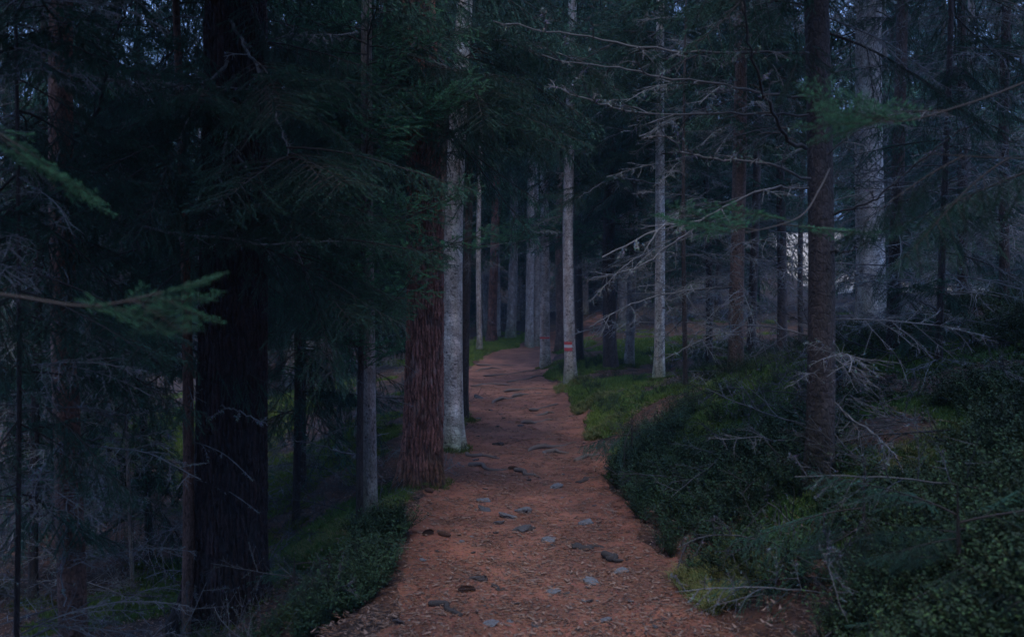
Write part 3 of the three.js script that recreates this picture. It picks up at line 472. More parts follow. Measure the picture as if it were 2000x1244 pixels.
limb(T16, [[1745, 400, 8], [1850, 360, 7.6], [1960, 290, 7.2]], 0.012, { side: 0.6 });
limb(T16, [[1745, 900, 8], [1800, 930, 7.8], [1880, 970, 7.6], [1960, 1010, 7.5]], 0.01, { side: 0.8, lichen: 0.6 });
limb(T13, [[1440, 420, 10.6], [1350, 450, 10.2], [1250, 520, 9.8], [1150, 545, 9.5]], 0.014, { side: 0.8 });
limb(T13, [[1440, 560, 10.6], [1330, 570, 10.1], [1220, 600, 9.7], [1150, 640, 9.5]], 0.013, { side: 0.8 });
limb(T1, [[160, 110, 5.4], [250, 140, 5.6], [340, 165, 5.8], [480, 175, 6.0], [620, 190, 6.2]], 0.013, { side: 0.4, lichen: 0.5, beard: 4 });
limb(T1, [[150, 240, 5.4], [190, 280, 5.4], [250, 330, 5.4], [400, 415, 5.5], [500, 470, 5.6], [570, 560, 5.7]], 0.013, { side: 0.5, needles: 10, from: 0.45, size: 0.9 });
limb(T1, [[150, 425, 5.4], [230, 435, 5.2], [380, 460, 5.1], [520, 475, 5.1], [660, 470, 5.2]], 0.012, { side: 0.4 });
limb(T1, [[150, 270, 5.4], [190, 220, 5.3], [215, 100, 5.1], [260, 0, 4.9]], 0.014, { side: 0.3, lichen: 0.1, pale: [0.04, 0.035, 0.035] });
limb(T1, [[160, 740, 5.4], [210, 750, 5.5], [290, 735, 5.7], [360, 715, 5.9]], 0.009, { side: 0.4 });
limb(T1, [[160, 800, 5.4], [250, 810, 5.6], [340, 790, 5.8]], 0.008, { side: 0.4 });
limb(T1, [[160, 860, 5.4], [240, 855, 5.6], [345, 840, 5.8]], 0.008, { side: 0.4 });
limb(T1, [[130, 850, 5.4], [90, 900, 5.2], [40, 960, 5.1]], 0.01, { side: 1.2, lichen: 0.9, beard: 4 });
limb(T1, [[130, 980, 5.3], [118, 1080, 5.2], [122, 1190, 5.1]], 0.009, { side: 0.5, lichen: 0.6 });
limb(T1, [[160, 920, 5.4], [205, 950, 5.2], [250, 980, 5.1]], 0.01, { side: 1, lichen: 0.9, beard: 2 });
limb(T2, [[420, 790, 6.0], [470, 805, 5.8], [520, 830, 5.7]], 0.006, { side: 0.6 });
limb(T5, [[740, 905, 7.4], [620, 870, 7.2], [560, 860, 7.1]], 0.008, { side: 0.4 });
limb(T11, [[1185, 480, 17.4], [1120, 455, 17], [1020, 470, 16.6], [900, 490, 16.2]], 0.016, { side: 0.3, needles: 26, from: 0.1, size: 2.2, fresh: true });
limb(T11, [[1185, 440, 17.4], [1250, 410, 16.6], [1350, 420, 16]], 0.016, { side: 0.3, needles: 14, from: 0.1, size: 2.0, fresh: true });
limb(T12, [[1285, 360, 13.2], [1200, 350, 12.6], [1130, 385, 12.2]], 0.014, { side: 0.3, needles: 9, from: 0.3, size: 1.3 });
limb(T7, [[900, 180, 9.9], [980, 190, 9.5], [1080, 240, 9.2]], 0.016, { side: 0.3, needles: 14, from: 0.15, size: 1.5 });
limb(T7, [[900, 90, 9.9], [1000, 80, 9.4], [1130, 120, 9.0]], 0.016, { side: 0.3, needles: 14, from: 0.15, size: 1.5 });
for (const [t, a] of [[T2, [[450, 120, 6.0], [385, 200, 5.5], [330, 330, 5.2]]], [T2, [[450, 40, 6.0], [520, 170, 5.5], [570, 320, 5.3]]], [T2, [[450, 230, 6.0], [430, 380, 5.6], [470, 470, 5.4]]], [T2, [[460, 300, 6.0], [540, 420, 5.7], [610, 560, 5.6]]]]) limb(t, a, 0.012, { side: 0.4, needles: 11, from: 0.1, size: 1.7, lichen: 0.5 });
for (const [t, a, n, size] of [[T6, [[823, 110, 8], [900, 150, 7.5], [985, 250, 7.2]], 14, 1.6], [T6, [[823, 60, 8], [760, 170, 7.4], [690, 280, 7.1]], 14, 1.6], [T9, [[1115, 150, 16], [1180, 180, 15], [1240, 260, 14.5]], 18, 2.2], [T12, [[1288, 90, 13.2], [1380, 150, 12.6], [1440, 250, 12.3]], 16, 1.8], [T12, [[1288, 60, 13.2], [1230, 100, 12.6], [1170, 190, 12.2]], 14, 1.8], [T13, [[1437, 60, 10.6], [1500, 120, 10.2], [1560, 230, 10]], 14, 1.6]]) limb(t, a, 0.013, { side: 0.35, needles: n, from: 0.1, size });
for (const [t, a] of [[T12, [[1288, 480, 13.2], [1220, 520, 12.5], [1150, 590, 12.1]]], [T13, [[1437, 480, 10.6], [1500, 470, 10.2], [1570, 500, 10]]], [T13, [[1437, 640, 10.6], [1380, 660, 10.2], [1300, 700, 9.9]]], [T12, [[1288, 600, 13.2], [1350, 610, 12.7], [1420, 650, 12.4]]], [T15, [[1706, 420, 10.5], [1800, 440, 10], [1900, 500, 9.7]]], [T15, [[1706, 540, 10.5], [1790, 590, 10], [1880, 640, 9.7]]], [T11, [[1192, 560, 17.5], [1260, 590, 16.8], [1340, 640, 16.4]]]]) limb(t, a, 0.011, { side: 1.1, lichen: 0.7, beard: 3 });
// small trail blazes
function blaze(t, o, y0, y1, a0, a1, seed, rows) {
  const g = new THREE.Group(); g.name = 'trail_mark'; t.add(g);
  rows.forEach(([f0, f1, name, m], k) => {
    const nu = 22, nv = 8, p = [], idx = [], q = seed + k * 3.3;
    for (let j = 0; j <= nv; j++) for (let i = 0; i <= nu; i++) {
      const f = mix(f0, f1, j / nv), jitter = (j === 0 || j === nv) ? 0.05 * N3(i * 0.5, q, 0) : 0, side = (i === 0 || i === nu) ? 0.25 * N3(j * 0.7, q, 4) : 0;
      const y = mix(y0, y1, f + jitter), a = mix(a0, a1, i / nu + side * (i ? 1 : -1) * 0.3), [cx, cz] = trunkAt(o, y);
      const ph = o.seed * 1.7, b = a - Math.PI / 2, lobes = 1 + (o.flare ?? 0.5) * Math.exp(-y / (1.1 * o.radius + 0.06)) * (0.55 + 0.5 * Math.sin(b * 3 + ph) + 0.35 * Math.sin(b * 5 + ph * 2));
      const rr = trunkR(o, y) * lobes * (1 + 0.05 * N3(Math.cos(b) * 1.5 + o.seed, y * 1.3, Math.sin(b) * 1.5)) + 0.006 + 0.003 * N3(i * 0.8, j * 0.8, q);
      p.push(cx + Math.cos(a) * rr, y, cz - Math.sin(a) * rr);
      if (i && j) { const n = nu + 1, c = j * n + i; idx.push(c - n - 1, c - n, c - 1, c - n, c, c - 1); }
    }
    const geo = new THREE.BufferGeometry(); geo.setAttribute('position', new THREE.Float32BufferAttribute(p, 3)); geo.setIndex(idx); geo.computeVertexNormals(); mesh(name, geo, m, g);
  });
}
const redPaint = std({ color: tint(0.46, 0.07, 0.07), roughness: 0.9, side: THREE.DoubleSide }), whitePaint = std({ color: tint(0.5, 0.48, 0.48), roughness: 0.9, side: THREE.DoubleSide });
const facing = -Math.PI / 2;                          // towards the camera
{
  const b = T9.position.y, y = (py) => Y(py, 16) - b;
  blaze(T9, marked, y(685), y(667), facing - 1.25, facing + 0.35, 3, [[0.0, 0.34, 'red_stripe', redPaint], [0.36, 0.66, 'white_stripe', whitePaint], [0.68, 1.0, 'red_stripe', redPaint]]);
  const c = T10.position.y, y2 = (py) => Y(py, 20) - c;
  blaze(T10, banded, y2(662), y2(652), facing - 1.3, facing + 1.0, 8, [[0.05, 0.42, 'red_stripe', redPaint]]);
  blaze(T10, banded, y2(658), y2(652), facing - 1.5, facing - 1.1, 9, [[0, 1, 'white_stripe', whitePaint]]);
}

// --- trees whose trunks stand outside the picture and reach in; unseen crowns thickened for shade
const NL = tree('spruce_tree', 'spruce outside the left edge reaching blurred green boughs in', { x: -2.5, d: 2.5, w: 130, kind: 'brown', height: 13, crown: [5.0, 6, 1.6] });
const NR = tree('spruce_tree', 'spruce outside the right edge reaching blurred green boughs in', { x: 3.4, d: 3.3, w: 120, kind: 'brown', height: 13, crown: [5.0, 6, 1.7] });
function spray(t, spots, sprays, fresh = true) {
  const c = new THREE.CatmullRomCurve3(spots.map(([px, py, d]) => V(X(px, d) - t.position.x, Y(py, d) - t.position.y, -d - t.position.z))), gb = new GB();
  tube(gb, c.getPoints(20).map((p) => [p.x, p.y, p.z]), 0.006, 0.0015, 6, [0.05, 0.04, 0.035]);
  const m = mesh('branch', gb.build(), deadMat, t), r = rng(branchSeed++);
  for (const [s, az, tilt, sc] of sprays) { const p = c.getPoint(s); placeOut(mesh('branch', (fresh ? freshBoughs : boughs)[Math.floor(r() * 3)], leafMat, t), [p.x, p.y, p.z], az, tilt, R(r, -0.4, 0.4), sc); }
}
spray(NL, [[-1700, 520, 2.5], [-300, 560, 2.1], [0, 575, 1.95], [180, 598, 1.9], [300, 575, 1.9], [350, 562, 1.9]], [[0.55, -0.2, -0.35, 0.22], [0.66, 0.3, -0.2, 0.2], [0.72, -0.5, -0.6, 0.2], [0.78, 0.1, 0, 0.16], [0.8, -0.4, -0.6, 0.15], [0.87, 0.3, 0.05, 0.1], [0.98, 0.1, 0.15, 0.08]]);
spray(NL, [[-1700, 60, 2.5], [-400, 150, 2.4], [-60, 230, 2.3], [60, 300, 2.25]], [[0.7, -0.5, -0.8, 0.3], [0.8, 0.1, -0.9, 0.3], [0.9, -0.2, -0.8, 0.24], [1, 0.2, -0.9, 0.18]]);
spray(NR, [[2780, 60, 3.3], [2200, 100, 3.2], [1900, 200, 3.0], [1780, 235, 2.9], [1710, 240, 2.8]], [[0.6, 2.8, -0.2, 0.34], [0.72, 3.4, -0.3, 0.32], [0.85, 3.0, 0.15, 0.28], [0.9, 3.6, -0.2, 0.26], [0.97, 2.8, 0.2, 0.26], [1, 3.2, -0.3, 0.24], [1, 3.5, -0.55, 0.22]]);
spray(NR, [[2780, 260, 3.3], [2300, 300, 3.2], [1990, 310, 3.2], [1800, 300, 3.3]], [[0.55, 3.1, -0.3, 0.45], [0.7, 3.4, -0.3, 0.4], [0.85, 2.8, -0.25, 0.35]], false);
spray(T14, [[1620, 330, 5.1], [1600, 370, 4.3], [1560, 425, 3.7], [1480, 450, 3.4], [1430, 458, 3.3]], [[0.55, 3.3, -0.1, 0.36], [0.62, 5.9, -0.4, 0.36], [0.75, 3.0, -0.15, 0.36], [0.85, 3.3, 0, 0.3], [0.97, 3.1, -0.05, 0.2]]);

// --- the wood behind: single trees as far as they can be told apart
const backSeeds = rng(4242), placed = [];
const clear = (x, d) => { const px = 1000 + x / d * F; if (px > 1520 && px < 1672) return false; return Math.abs(x - pathC(d)) > 1.3 || d > 34; };
const kindsFar = ['grey', 'dark', 'dark', 'red', 'grey', 'brown'];
let tries = 0;
while (placed.length < 62 && tries++ < 4000) {
  const d = R(backSeeds, 19, 47), px = R(backSeeds, 0, 1) < 0.3 ? R(backSeeds, 890, 1230) : R(backSeeds, -120, 2120), x = X(px, d);
  if (!clear(x, d) || d < 27 && px > 880 && px < 1260 || px < 520 && d < 27 || px < 900 && backSeeds() < 0.4 || placed.some(([a, b]) => (a - x) ** 2 + (b - d) ** 2 < 3.2)) continue;
  placed.push([x, d]);
  const k = kindsFar[Math.floor(backSeeds() * kindsFar.length)], left = px < 900, mid = px < 1200;
  tree('forest_tree', left ? 'dark trunk among the crowded trees beyond the hollow on the left' : mid ? 'distant trunk in the dark wood behind the path bend' : 'dark trunk among the crowded trees behind the right bank',
    { px, d, w: R(backSeeds, 300, 620) / d, kind: mid && !left && backSeeds() < 0.75 ? 'centre' : k, height: R(backSeeds, 15, 22), dead: [0.6, 4.6, left || !mid ? 3 : 2, 1.1], live: [mid && !left ? 3.0 : 1.8, 6.5, 5, 1.1], crown: [6, 3, 1.5] }, left ? 'trees beyond the hollow on the left' : mid ? 'trees in the wood behind the path bend' : 'trees behind the right bank');
}
// farther wood as one mass, plus close unseen trees added to darken the corners
{
  const r = rng(777), stems = [], crowns = coarseBoughs.map(() => []);
  const stemGeo = new THREE.CylinderGeometry(0.02, 0.17, 18, 8, 6); stemGeo.translate(0, 8.5, 0); stemGeo.setAttribute('color', new THREE.Float32BufferAttribute(new Float32Array(stemGeo.attributes.position.count * 3).fill(1), 3));
  for (let n = 0; n < 850; n++) {
    const a = r() * Math.PI * 2, q = Math.sqrt(R(r, 0.0, 1)) * 85; let x = Math.sin(a) * q, d = Math.cos(a) * q + 6; if (n < 76) { x = (n % 2 ? 1 : -1) * R(r, 2.7, 6.5); d = R(r, -6, 1); }  // the first ones stand unseen beside the camera, added to block light
    if (n >= 76 && (d < 4 || Math.abs(x / d) > 0.7) && r() < 0.5) continue; const inFrame = d > 0 && Math.abs(x / d) < 0.62; if (inFrame && d < 46 || Math.hypot(x, d) < 4 || d < 3 && Math.abs(x) < 2.2 - d * 0.2 || d > 1.5 && d < 30 && Math.abs(x / d) < 1.1) continue;
    if (d > 0 && x / d > 0.29 && x / d < 0.4 && d < 64) continue;
    const y = H(x, d), s = R(r, 0.8, 1.25); stems.push([[x, y, -d], r() * 6, 0, 0, s, R(r, 0.7, 1.2)]);
    const near = d < 0 || !inFrame;
    const close = n < 76 ? 0.55 : 1; for (let h = close < 1 ? 1 : near ? 3 : 0.6; h < 17; h += near ? 0.8 : 0.5) for (let k = 0; k < (near ? 3 : 5); k++) { const az = r() * 6.283, f = h / 17.5; crowns[Math.floor(r() * 3)].push([[x, y + h * s, -d], az, R(r, -0.4, 0.1), R(r, -0.4, 0.4), close * s * (0.4 + 1.2 * (1 - f)) * R(r, 0.8, 1.2), R(r, 0.7, 1.3)]); }
  }
  tag(scatterMesh('forest', stemGeo, bark.dark, stems, scene), 'trunks of the far wood crowded behind everything, and of unseen trees added near the camera for shade', 'forest', null, 'stuff');
  coarseBoughs.forEach((g, i) => tag(scatterMesh('forest_foliage', g, leafMat, crowns[i], scene), 'dark needle foliage of the far wood and of unseen trees added near the camera for shade', 'foliage', null, 'stuff'));
}

// ---------------------------------------------------------------- young spruces low on the banks
const young = (label, px, py, hgt, size, seed, fresh) => { const q = hit(px, py); return tree('young_spruce_tree', label, { px, d: q.d, w: 26 * 0.03 * F / q.d / 26, kind: 'dark', height: hgt, live: [0.05, hgt * 0.9, 4, size], tilt: [-0.15, 0.35], fresh, dead: [0.05, 0.3, 1, 0.3], bareTwigs: true, gap: 0.7 }); };
young('dark young spruce overhanging the right path edge', 1235, 925, 0.6, 0.42, 1, false);
young('low dark young spruce in the right foreground before the rough trunk', 1690, 1120, 0.5, 0.4, 2, false);
young('low dark young spruce in the bottom right corner', 1880, 1200, 0.5, 0.42, 3, false);
young('young spruce at the foot of the slope, lower left foreground', 640, 1190, 0.35, 0.32, 5, false);
young('dark young spruce in the bottom left foreground by the black larch', 570, 1215, 0.4, 0.4, 9, false);
young('dark young spruce on the mossy bank left of the rough trunk', 1530, 690, 0.8, 0.5, 6, false);
young('small young spruce left of the path behind the red larch foot', 905, 650, 0.9, 0.6, 7, true);

// ---------------------------------------------------------------- ground cover
const leafy = new GB();                                // bilberry sprig: small oval leaves on a forked stem
{
  const r = rng(61);
  for (let k = 0; k < 9; k++) {
    const az = r() * 6.283, l = R(r, 0.1, 0.2), d = norm([Math.cos(az) * 0.6, 1, Math.sin(az) * 0.6]), e = add([0, 0, 0], d, l); tube(leafy, [[0, -0.02, 0], add([0, 0, 0], d, l * 0.5), e], 0.0018, 0.0008, 3, [0.05, 0.06, 0.03]);
    for (let i = 0; i < 22; i++) {
      const p = add([R(r, -0.012, 0.012), 0, R(r, -0.012, 0.012)], d, l * R(r, 0.25, 1.05)), b = r() * 6.283, w = norm([Math.cos(b), R(r, -0.1, 0.7), Math.sin(b)]), s = norm(cross(w, [0, 1, 0])), q = R(r, 0.008, 0.015), h = q * 0.34, g = R(r, 0.5, 1.5), c = [0.026 * g, 0.066 * g, 0.026 * g], m = add(p, w, q * 0.5), up = [0, 0.002, 0];
      gb2(leafy, p, add(add(m, s, h), up), add(p, w, q), add(add(m, s, -h), up), c);
    }
  }
}
function gb2(gb, a, b, c, d, col) { gb.tri(a, b, c, col); gb.tri(a, c, d, col.map((q) => q * 0.9)); }
const mossTuft = new GB();
{
  const r = rng(62);
  for (let k = 0; k < 46; k++) { const a = r() * 6.283, q = Math.sqrt(r()) * 0.06, p = [Math.cos(a) * q, -0.006, Math.sin(a) * q], d = norm([R(r, -0.7, 0.7), 1, R(r, -0.7, 0.7)]), s = norm(cross(d, [R(r, -1, 1), 0.1, R(r, -1, 1)])), l = R(r, 0.014, 0.042), g = R(r, 0.65, 1.35), c = mix3([0.06, 0.125, 0.025], [0.15, 0.22, 0.04], r()).map((z) => z * g); mossTuft.tri(add(p, s, 0.0028), add(p, s, -0.0028), add(p, d, l), c.map((z) => z * 0.8), c.map((z) => z * 0.8), c); }
}
const grassTuft = new GB();
{
  const r = rng(63);
  for (let k = 0; k < 26; k++) { const a = r() * 6.283, d0 = [Math.cos(a) * 0.5, 1, Math.sin(a) * 0.5], p = [R(r, -0.03, 0.03), -0.01, R(r, -0.03, 0.03)], l = R(r, 0.07, 0.17), d = norm(d0), m = add(p, d, l * 0.55), e = add(m, norm([d0[0] * 2.4, 0.25, d0[2] * 2.4]), l * 0.5), s = norm(cross(d, [0, 1, 0])), c = mix3([0.06, 0.1, 0.025], [0.16, 0.16, 0.06], r()); mossTuft; grassTuft.tri(add(p, s, 0.002), add(p, s, -0.002), add(m, s, 0.0016), c); grassTuft.tri(add(p, s, -0.002), add(m, s, -0.0016), add(m, s, 0.0016), c); grassTuft.tri(add(m, s, 0.0016), add(m, s, -0.0016), e, c); }
}
const litterBit = new GB();                            // loose needles and flakes of bark lying about
{ const r = rng(64); for (let k = 0; k < 16; k++) { const p = [R(r, -0.05, 0.05), R(r, 0.001, 0.006), R(r, -0.05, 0.05)], a = r() * 6.283, l = R(r, 0.012, 0.035), w = r() < 0.86 ? 0.0013 : R(r, 0.003, 0.007), d = [Math.cos(a) * l, R(r, -0.002, 0.006), Math.sin(a) * l], s = [-Math.sin(a) * w, 0.001, Math.cos(a) * w], q = r(), c = q < 0.5 ? [0.2, 0.1, 0.06] : q < 0.8 ? [0.06, 0.04, 0.035] : [0.2, 0.13, 0.1]; litterBit.tri(add(p, s), add(p, s, -1), add(p, d), c); litterBit.tri(add(p, s), add(p, d), add(add(p, d), s, 0.6), c); } }
{
  const r = rng(65), moss = [], sprigs = [], grass = [], bits = [];
  for (let n = 0; n < 330000 && moss.length < 60000; n++) {
    const d = 3 + Math.pow(r(), 1.7) * 27, x = R(r, -0.62, 0.64) * d; const m = mossAt(x, d); if (m < 0.38 || r() > m * 1.1) continue;
    const y = H(x, d), s = R(r, 0.7, 1.5) * (0.8 + d * 0.035); moss.push([[x, y, -d], r() * 6.283, R(r, -0.2, 0.2), R(r, -0.2, 0.2), s, mix3([0.5, 0.72, 0.75], [1.25, 1.1, 0.8], clamp(r() * 0.5 + 0.9 * S(7, 13, d) * r() + 0.9 * fbm(x * 1.5, 3.9, d * 1.5, 2)))]);
  }
  for (let n = 0; n < 60000 && sprigs.length < 7000; n++) {
    const d = 3 + Math.pow(r(), 1.5) * 18, x = R(r, -0.62, 0.64) * d, t = x - pathC(d); if (t < 0 && d > 5.5 && r() < 0.7) continue; const m = mossAt(x, d); if (Math.abs(t) < pathHW(d) + 0.25) continue;
    const n2 = fbm(x * 1.3, 9.9, d * 1.3, 3) + (t > 0 ? 0.06 + 0.2 * S(9, 5, d) : -0.08); if (n2 * m + (0.25 + 0.3 * S(2, 3.5, x)) * n2 < 0.07 || d > 6.6 && x < 3.6 && r() < 0.74 || r() < bareAt(x, d) * 2.2 || fbm(x * 0.9, 13.3, d * 0.9, 3) + 0.1 < R(r, -0.1, 0.1)) continue;
    sprigs.push([[x, H(x, d), -d], r() * 6.283, R(r, -0.3, 0.3), R(r, -0.3, 0.3), R(r, 0.6, 1.6), mix3([0.45, 0.55, 0.5], [1.5, 1.25, 0.8], Math.pow(r(), 1.6))]);
  }
  const bushes = [[1245, 925, 0.3], [1300, 950, 0.35], [1370, 960, 0.5], [1440, 920, 0.6], [1510, 890, 0.6], [1420, 1000, 0.45], [1520, 1010, 0.5], [1620, 1060, 0.5], [1290, 880, 0.35], [655, 1195, 0.3], [700, 1135, 0.2], [600, 1230, 0.35], [745, 1060, 0.14]].map(([px, py, q]) => ({ ...hit(px, py), q }));
  for (let n = 0; n < 1700; n++) { const e = bushes[n % bushes.length], a = r() * 6.283, q = Math.sqrt(r()) * e.q, x = e.x + Math.cos(a) * q, d = e.d + Math.sin(a) * q; if (Math.abs(x - pathC(d)) < pathHW(d) + 0.06 || fbm(x * 2.1, 5.1, d * 2.1, 2) < -0.1) continue; sprigs.push([[x, H(x, d) + R(r, 0, 0.07) * (1 - q / e.q), -d], r() * 6.283, R(r, -0.4, 0.4), R(r, -0.4, 0.4), R(r, 0.7, 1.6), mix3([0.4, 0.55, 0.55], [1.1, 1.1, 0.85], Math.pow(r(), 1.5))]); }
  const edges = [[905, 835, 0.35], [915, 815, 0.3], [890, 860, 0.25], [1140, 800, 0.4], [1170, 850, 0.35], [1100, 760, 0.5], [1400, 1150, 0.35], [620, 1080, 0.6], [1000, 685, 1.6], [1880, 910, 0.5]].map(([px, py, q]) => ({ ...hit(px, py), q }));
  for (let n = 0; n < 3600; n++) { const e = edges[n % edges.length], a = r() * 6.283, q = Math.sqrt(r()) * e.q, x = e.x + Math.cos(a) * q, d = e.d + Math.sin(a) * q; if (Math.abs(x - pathC(d)) < pathHW(d) - 0.02) continue; grass.push([[x, H(x, d), -d], r() * 6.283, R(r, -0.2, 0.2), R(r, -0.2, 0.2), R(r, 0.5, 1.1), mix3([0.8, 1, 0.8], [1.3, 1, 0.8], r())]); }
  for (let n = 0; n < 22000; n++) { const d = 3 + Math.pow(r(), 1.4) * 17, x = R(r, -0.6, 0.6) * d; const on = Math.abs(x - pathC(d)) < pathHW(d); if (!on && r() < 0.15) continue; bits.push([[x, H(x, d) + (on ? 0.016 : 0.004), -d], r() * 6.283, 0, 0, R(r, 0.6, 1.6), R(r, 0.6, 1.3)]); }
  for (const [fx, fd, fr] of feet) if (fd < 24 && Math.hypot(fx, fd) > 3) for (let k = 0; k < 70; k++) { const a = r() * 6.283, q = fr * R(r, 0.9, 1.5) + 0.16 * r() * r(), x = fx + Math.cos(a) * q, d = fd + Math.sin(a) * q; moss.push([[x, H(x, d) + 0.05 * Math.max(0, 1 - (q - fr) / 0.1), -d], r() * 6.283, R(r, -0.3, 0.3), R(r, -0.3, 0.3), R(r, 0.7, 1.4), mix3([0.5, 0.6, 0.5], [0.9, 0.7, 0.5], r())]); }
  const brush = snags.map(() => []);
  for (let n = 0; n < 1100; n++) { const d = R(r, 3.6, 24), x = R(r, -0.62, 0.62) * d; if (Math.abs(x - pathC(d)) < pathHW(d) + 0.5) continue; if (x > 0 && (r() < 0.3 || d > 9 && x / d < 0.3)) continue; brush[n % 6].push([[x, H(x, d) + R(r, 0.02, 0.12), -d], r() * 6.283, R(r, -0.15, 0.3), R(r, 0, 6.28), R(r, 0.3, 0.9), R(r, 0.25, 0.75)]); }
  snags.forEach((g, i) => tag(scatterMesh('brushwood', g, deadMat, brush[i], scene), 'dry fallen brushwood strewn over the forest floor', 'brushwood', null, 'stuff'));
  tag(scatterMesh('moss', mossTuft.build(), leafMat, moss, scene), 'bright green moss cushions on the banks beside the path', 'moss', null, 'stuff');
  tag(scatterMesh('undergrowth', leafy.build(), leafMat, sprigs, scene), 'low bilberry undergrowth covering the right bank', 'undergrowth', null, 'stuff');
  tag(scatterMesh('grass', grassTuft.build(), leafMat, grass, scene), 'thin grass tufts along the path edges', 'grass', null, 'stuff');
  tag(scatterMesh('litter', litterBit.build(), deadMat, bits, scene), 'loose needles and bark flakes strewn over the path', 'litter', null, 'stuff');
}

// ---------------------------------------------------------------- stones, roots, cones and wood on the path
const stoneMap = texture(256, 256, (u, v) => { const f = pfbm(u, v, 6, 6, 301, 5), g = pfbm(u, v, 40, 40, 311, 3), q = 0.16 + 0.2 * f + 0.14 * (g - 0.5); return toS([q, q * 1.0, q * 1.02]); }, true);
const stoneMat = std({ map: stoneMap, vertexColors: true, color: tint(0.5, 0.52, 0.57), roughness: 0.85 }), darkStoneMat = std({ map: stoneMap, vertexColors: true, color: tint(0.26, 0.25, 0.27), roughness: 0.85 });
const stoneGeos = [0, 1, 2, 3, 4, 5].map((k) => {
  const g = new THREE.IcosahedronGeometry(0.5, 5), p = g.attributes.position, q = k * 9.1, sc = [];
  for (let i = 0; i < p.count; i++) { const v = V().fromBufferAttribute(p, i).normalize(); let s = 0.5 * (1 + 0.55 * N3(v.x * 1.3 + q, v.y * 1.3, v.z * 1.3) + 0.22 * N3(v.x * 3 + q, v.y * 3, v.z * 3) + 0.07 * N3(v.x * 8, v.y * 8 + q, v.z * 8)); const cut = 0.36 + 0.1 * N3(q, 0.5, 0.2); if (v.y * s > cut * 0.75) s = cut * 0.75 / v.y; p.setXYZ(i, v.x * s, v.y * s, v.z * s); const dirt = clamp(S(0.28, -0.02, v.y * s) + 1.3 * N3(v.x * 2.5 + q, v.y * 2.5, v.z * 2.5 + 3)), tn = 0.85 + 0.6 * N3(v.x * 6 + q, v.y * 6, v.z * 6); sc.push(...mix3([tn, tn, tn], [0.62, 0.4, 0.3], dirt * 0.75)); }
  g.setAttribute('color', new THREE.Float32BufferAttribute(sc, 3)); g.computeVertexNormals(); return g;
});
let stoneN = 0;
function stone(px, py, w, label, dark = false, group, tall = 0.5) {
  const q = hit(px, py), s = w * 0.72 / F * q.d, o = mesh('stone', stoneGeos[stoneN % 6], dark ? darkStoneMat : stoneMat, scene), r = rng(500 + stoneN++);
  o.position.set(q.x, q.y + 0.017 + s * tall * 0.1, -q.d); o.rotation.set(R(r, -0.35, 0.35), R(r, -0.9, 0.9), R(r, -0.3, 0.3)); o.scale.set(s * 1.25, s * tall, s * R(r, 0.7, 1)); tag(o, label, 'stone', group);
}
stone(1022, 1006, 34, 'upright pale grey stone, largest of the cluster mid path', false, null, 0.75);
stone(995, 1016, 40, 'flat grey stone left of the upright one mid path', false, null, 0.45);
stone(1024, 1040, 46, 'flat dark stone just below the cluster mid path', true, null, 0.45);
stone(975, 1028, 30, 'small rough stone left of the flat dark one', true);
stone(1072, 1064, 32, 'pale flat stone below and right of the flat dark one', false, null, 0.4);
stone(1089, 958, 30, 'grey stone on the right of the path near dark bark', false, null, 0.7);
stone(946, 1004, 32, 'flat bluish stone left of the stone cluster', true, null, 0.4);
stone(946, 985, 30, 'thin pale stone on the left, above the bluish one', false, null, 0.3);
stone(936, 1141, 42, 'dark flat stone in the left foreground of the path', true, null, 0.5);
stone(1156, 1147, 34, 'pale grey stone in the right foreground of the path', false, null, 0.55);
stone(1080, 1166, 32, 'pale flat stone in the central foreground of the path', false, null, 0.35);
stone(1216, 1125, 34, 'greenish grey stone at the right path edge, foreground', false, null, 0.4);
stone(972, 873, 26, 'dark stone standing alone farther up the path', true, null, 0.7);
stone(1146, 1029, 30, 'rough pale stone near the right path edge', false, null, 0.5);
stone(780, 1226, 28, 'dark bluish stone in the lower left path corner', true, null, 0.6);
stone(1184, 1222, 32, 'pale stone near the bottom right of the path', false, null, 0.4);
stone(956, 1232, 38, 'long pale stone at the bottom of the path', false, null, 0.3);
stone(1018, 835, 14, 'small dark stone on the far part of the path', true, null, 0.6);
stone(1430, 852, 34, 'pale stone in the bilberries on the right bank', false, null, 0.6);
stone(935, 780, 22, 'flat mossy stone on the left of the far path', true, null, 0.3);
{ const r = rng(88); for (let k = 0; k < 110; k++) { const py = R(r, 770, 1244), e = (py - 600) / 640; stone(1015 + R(r, -230, 250) * (0.35 + e * 0.75), py, (5 + 11 * Math.pow(r(), 2)) * (0.5 + 0.7 * e), 'small grey stone half sunk in the reddish path', r() < 0.6, 'small stones in the path', R(r, 0.3, 0.6)); } }

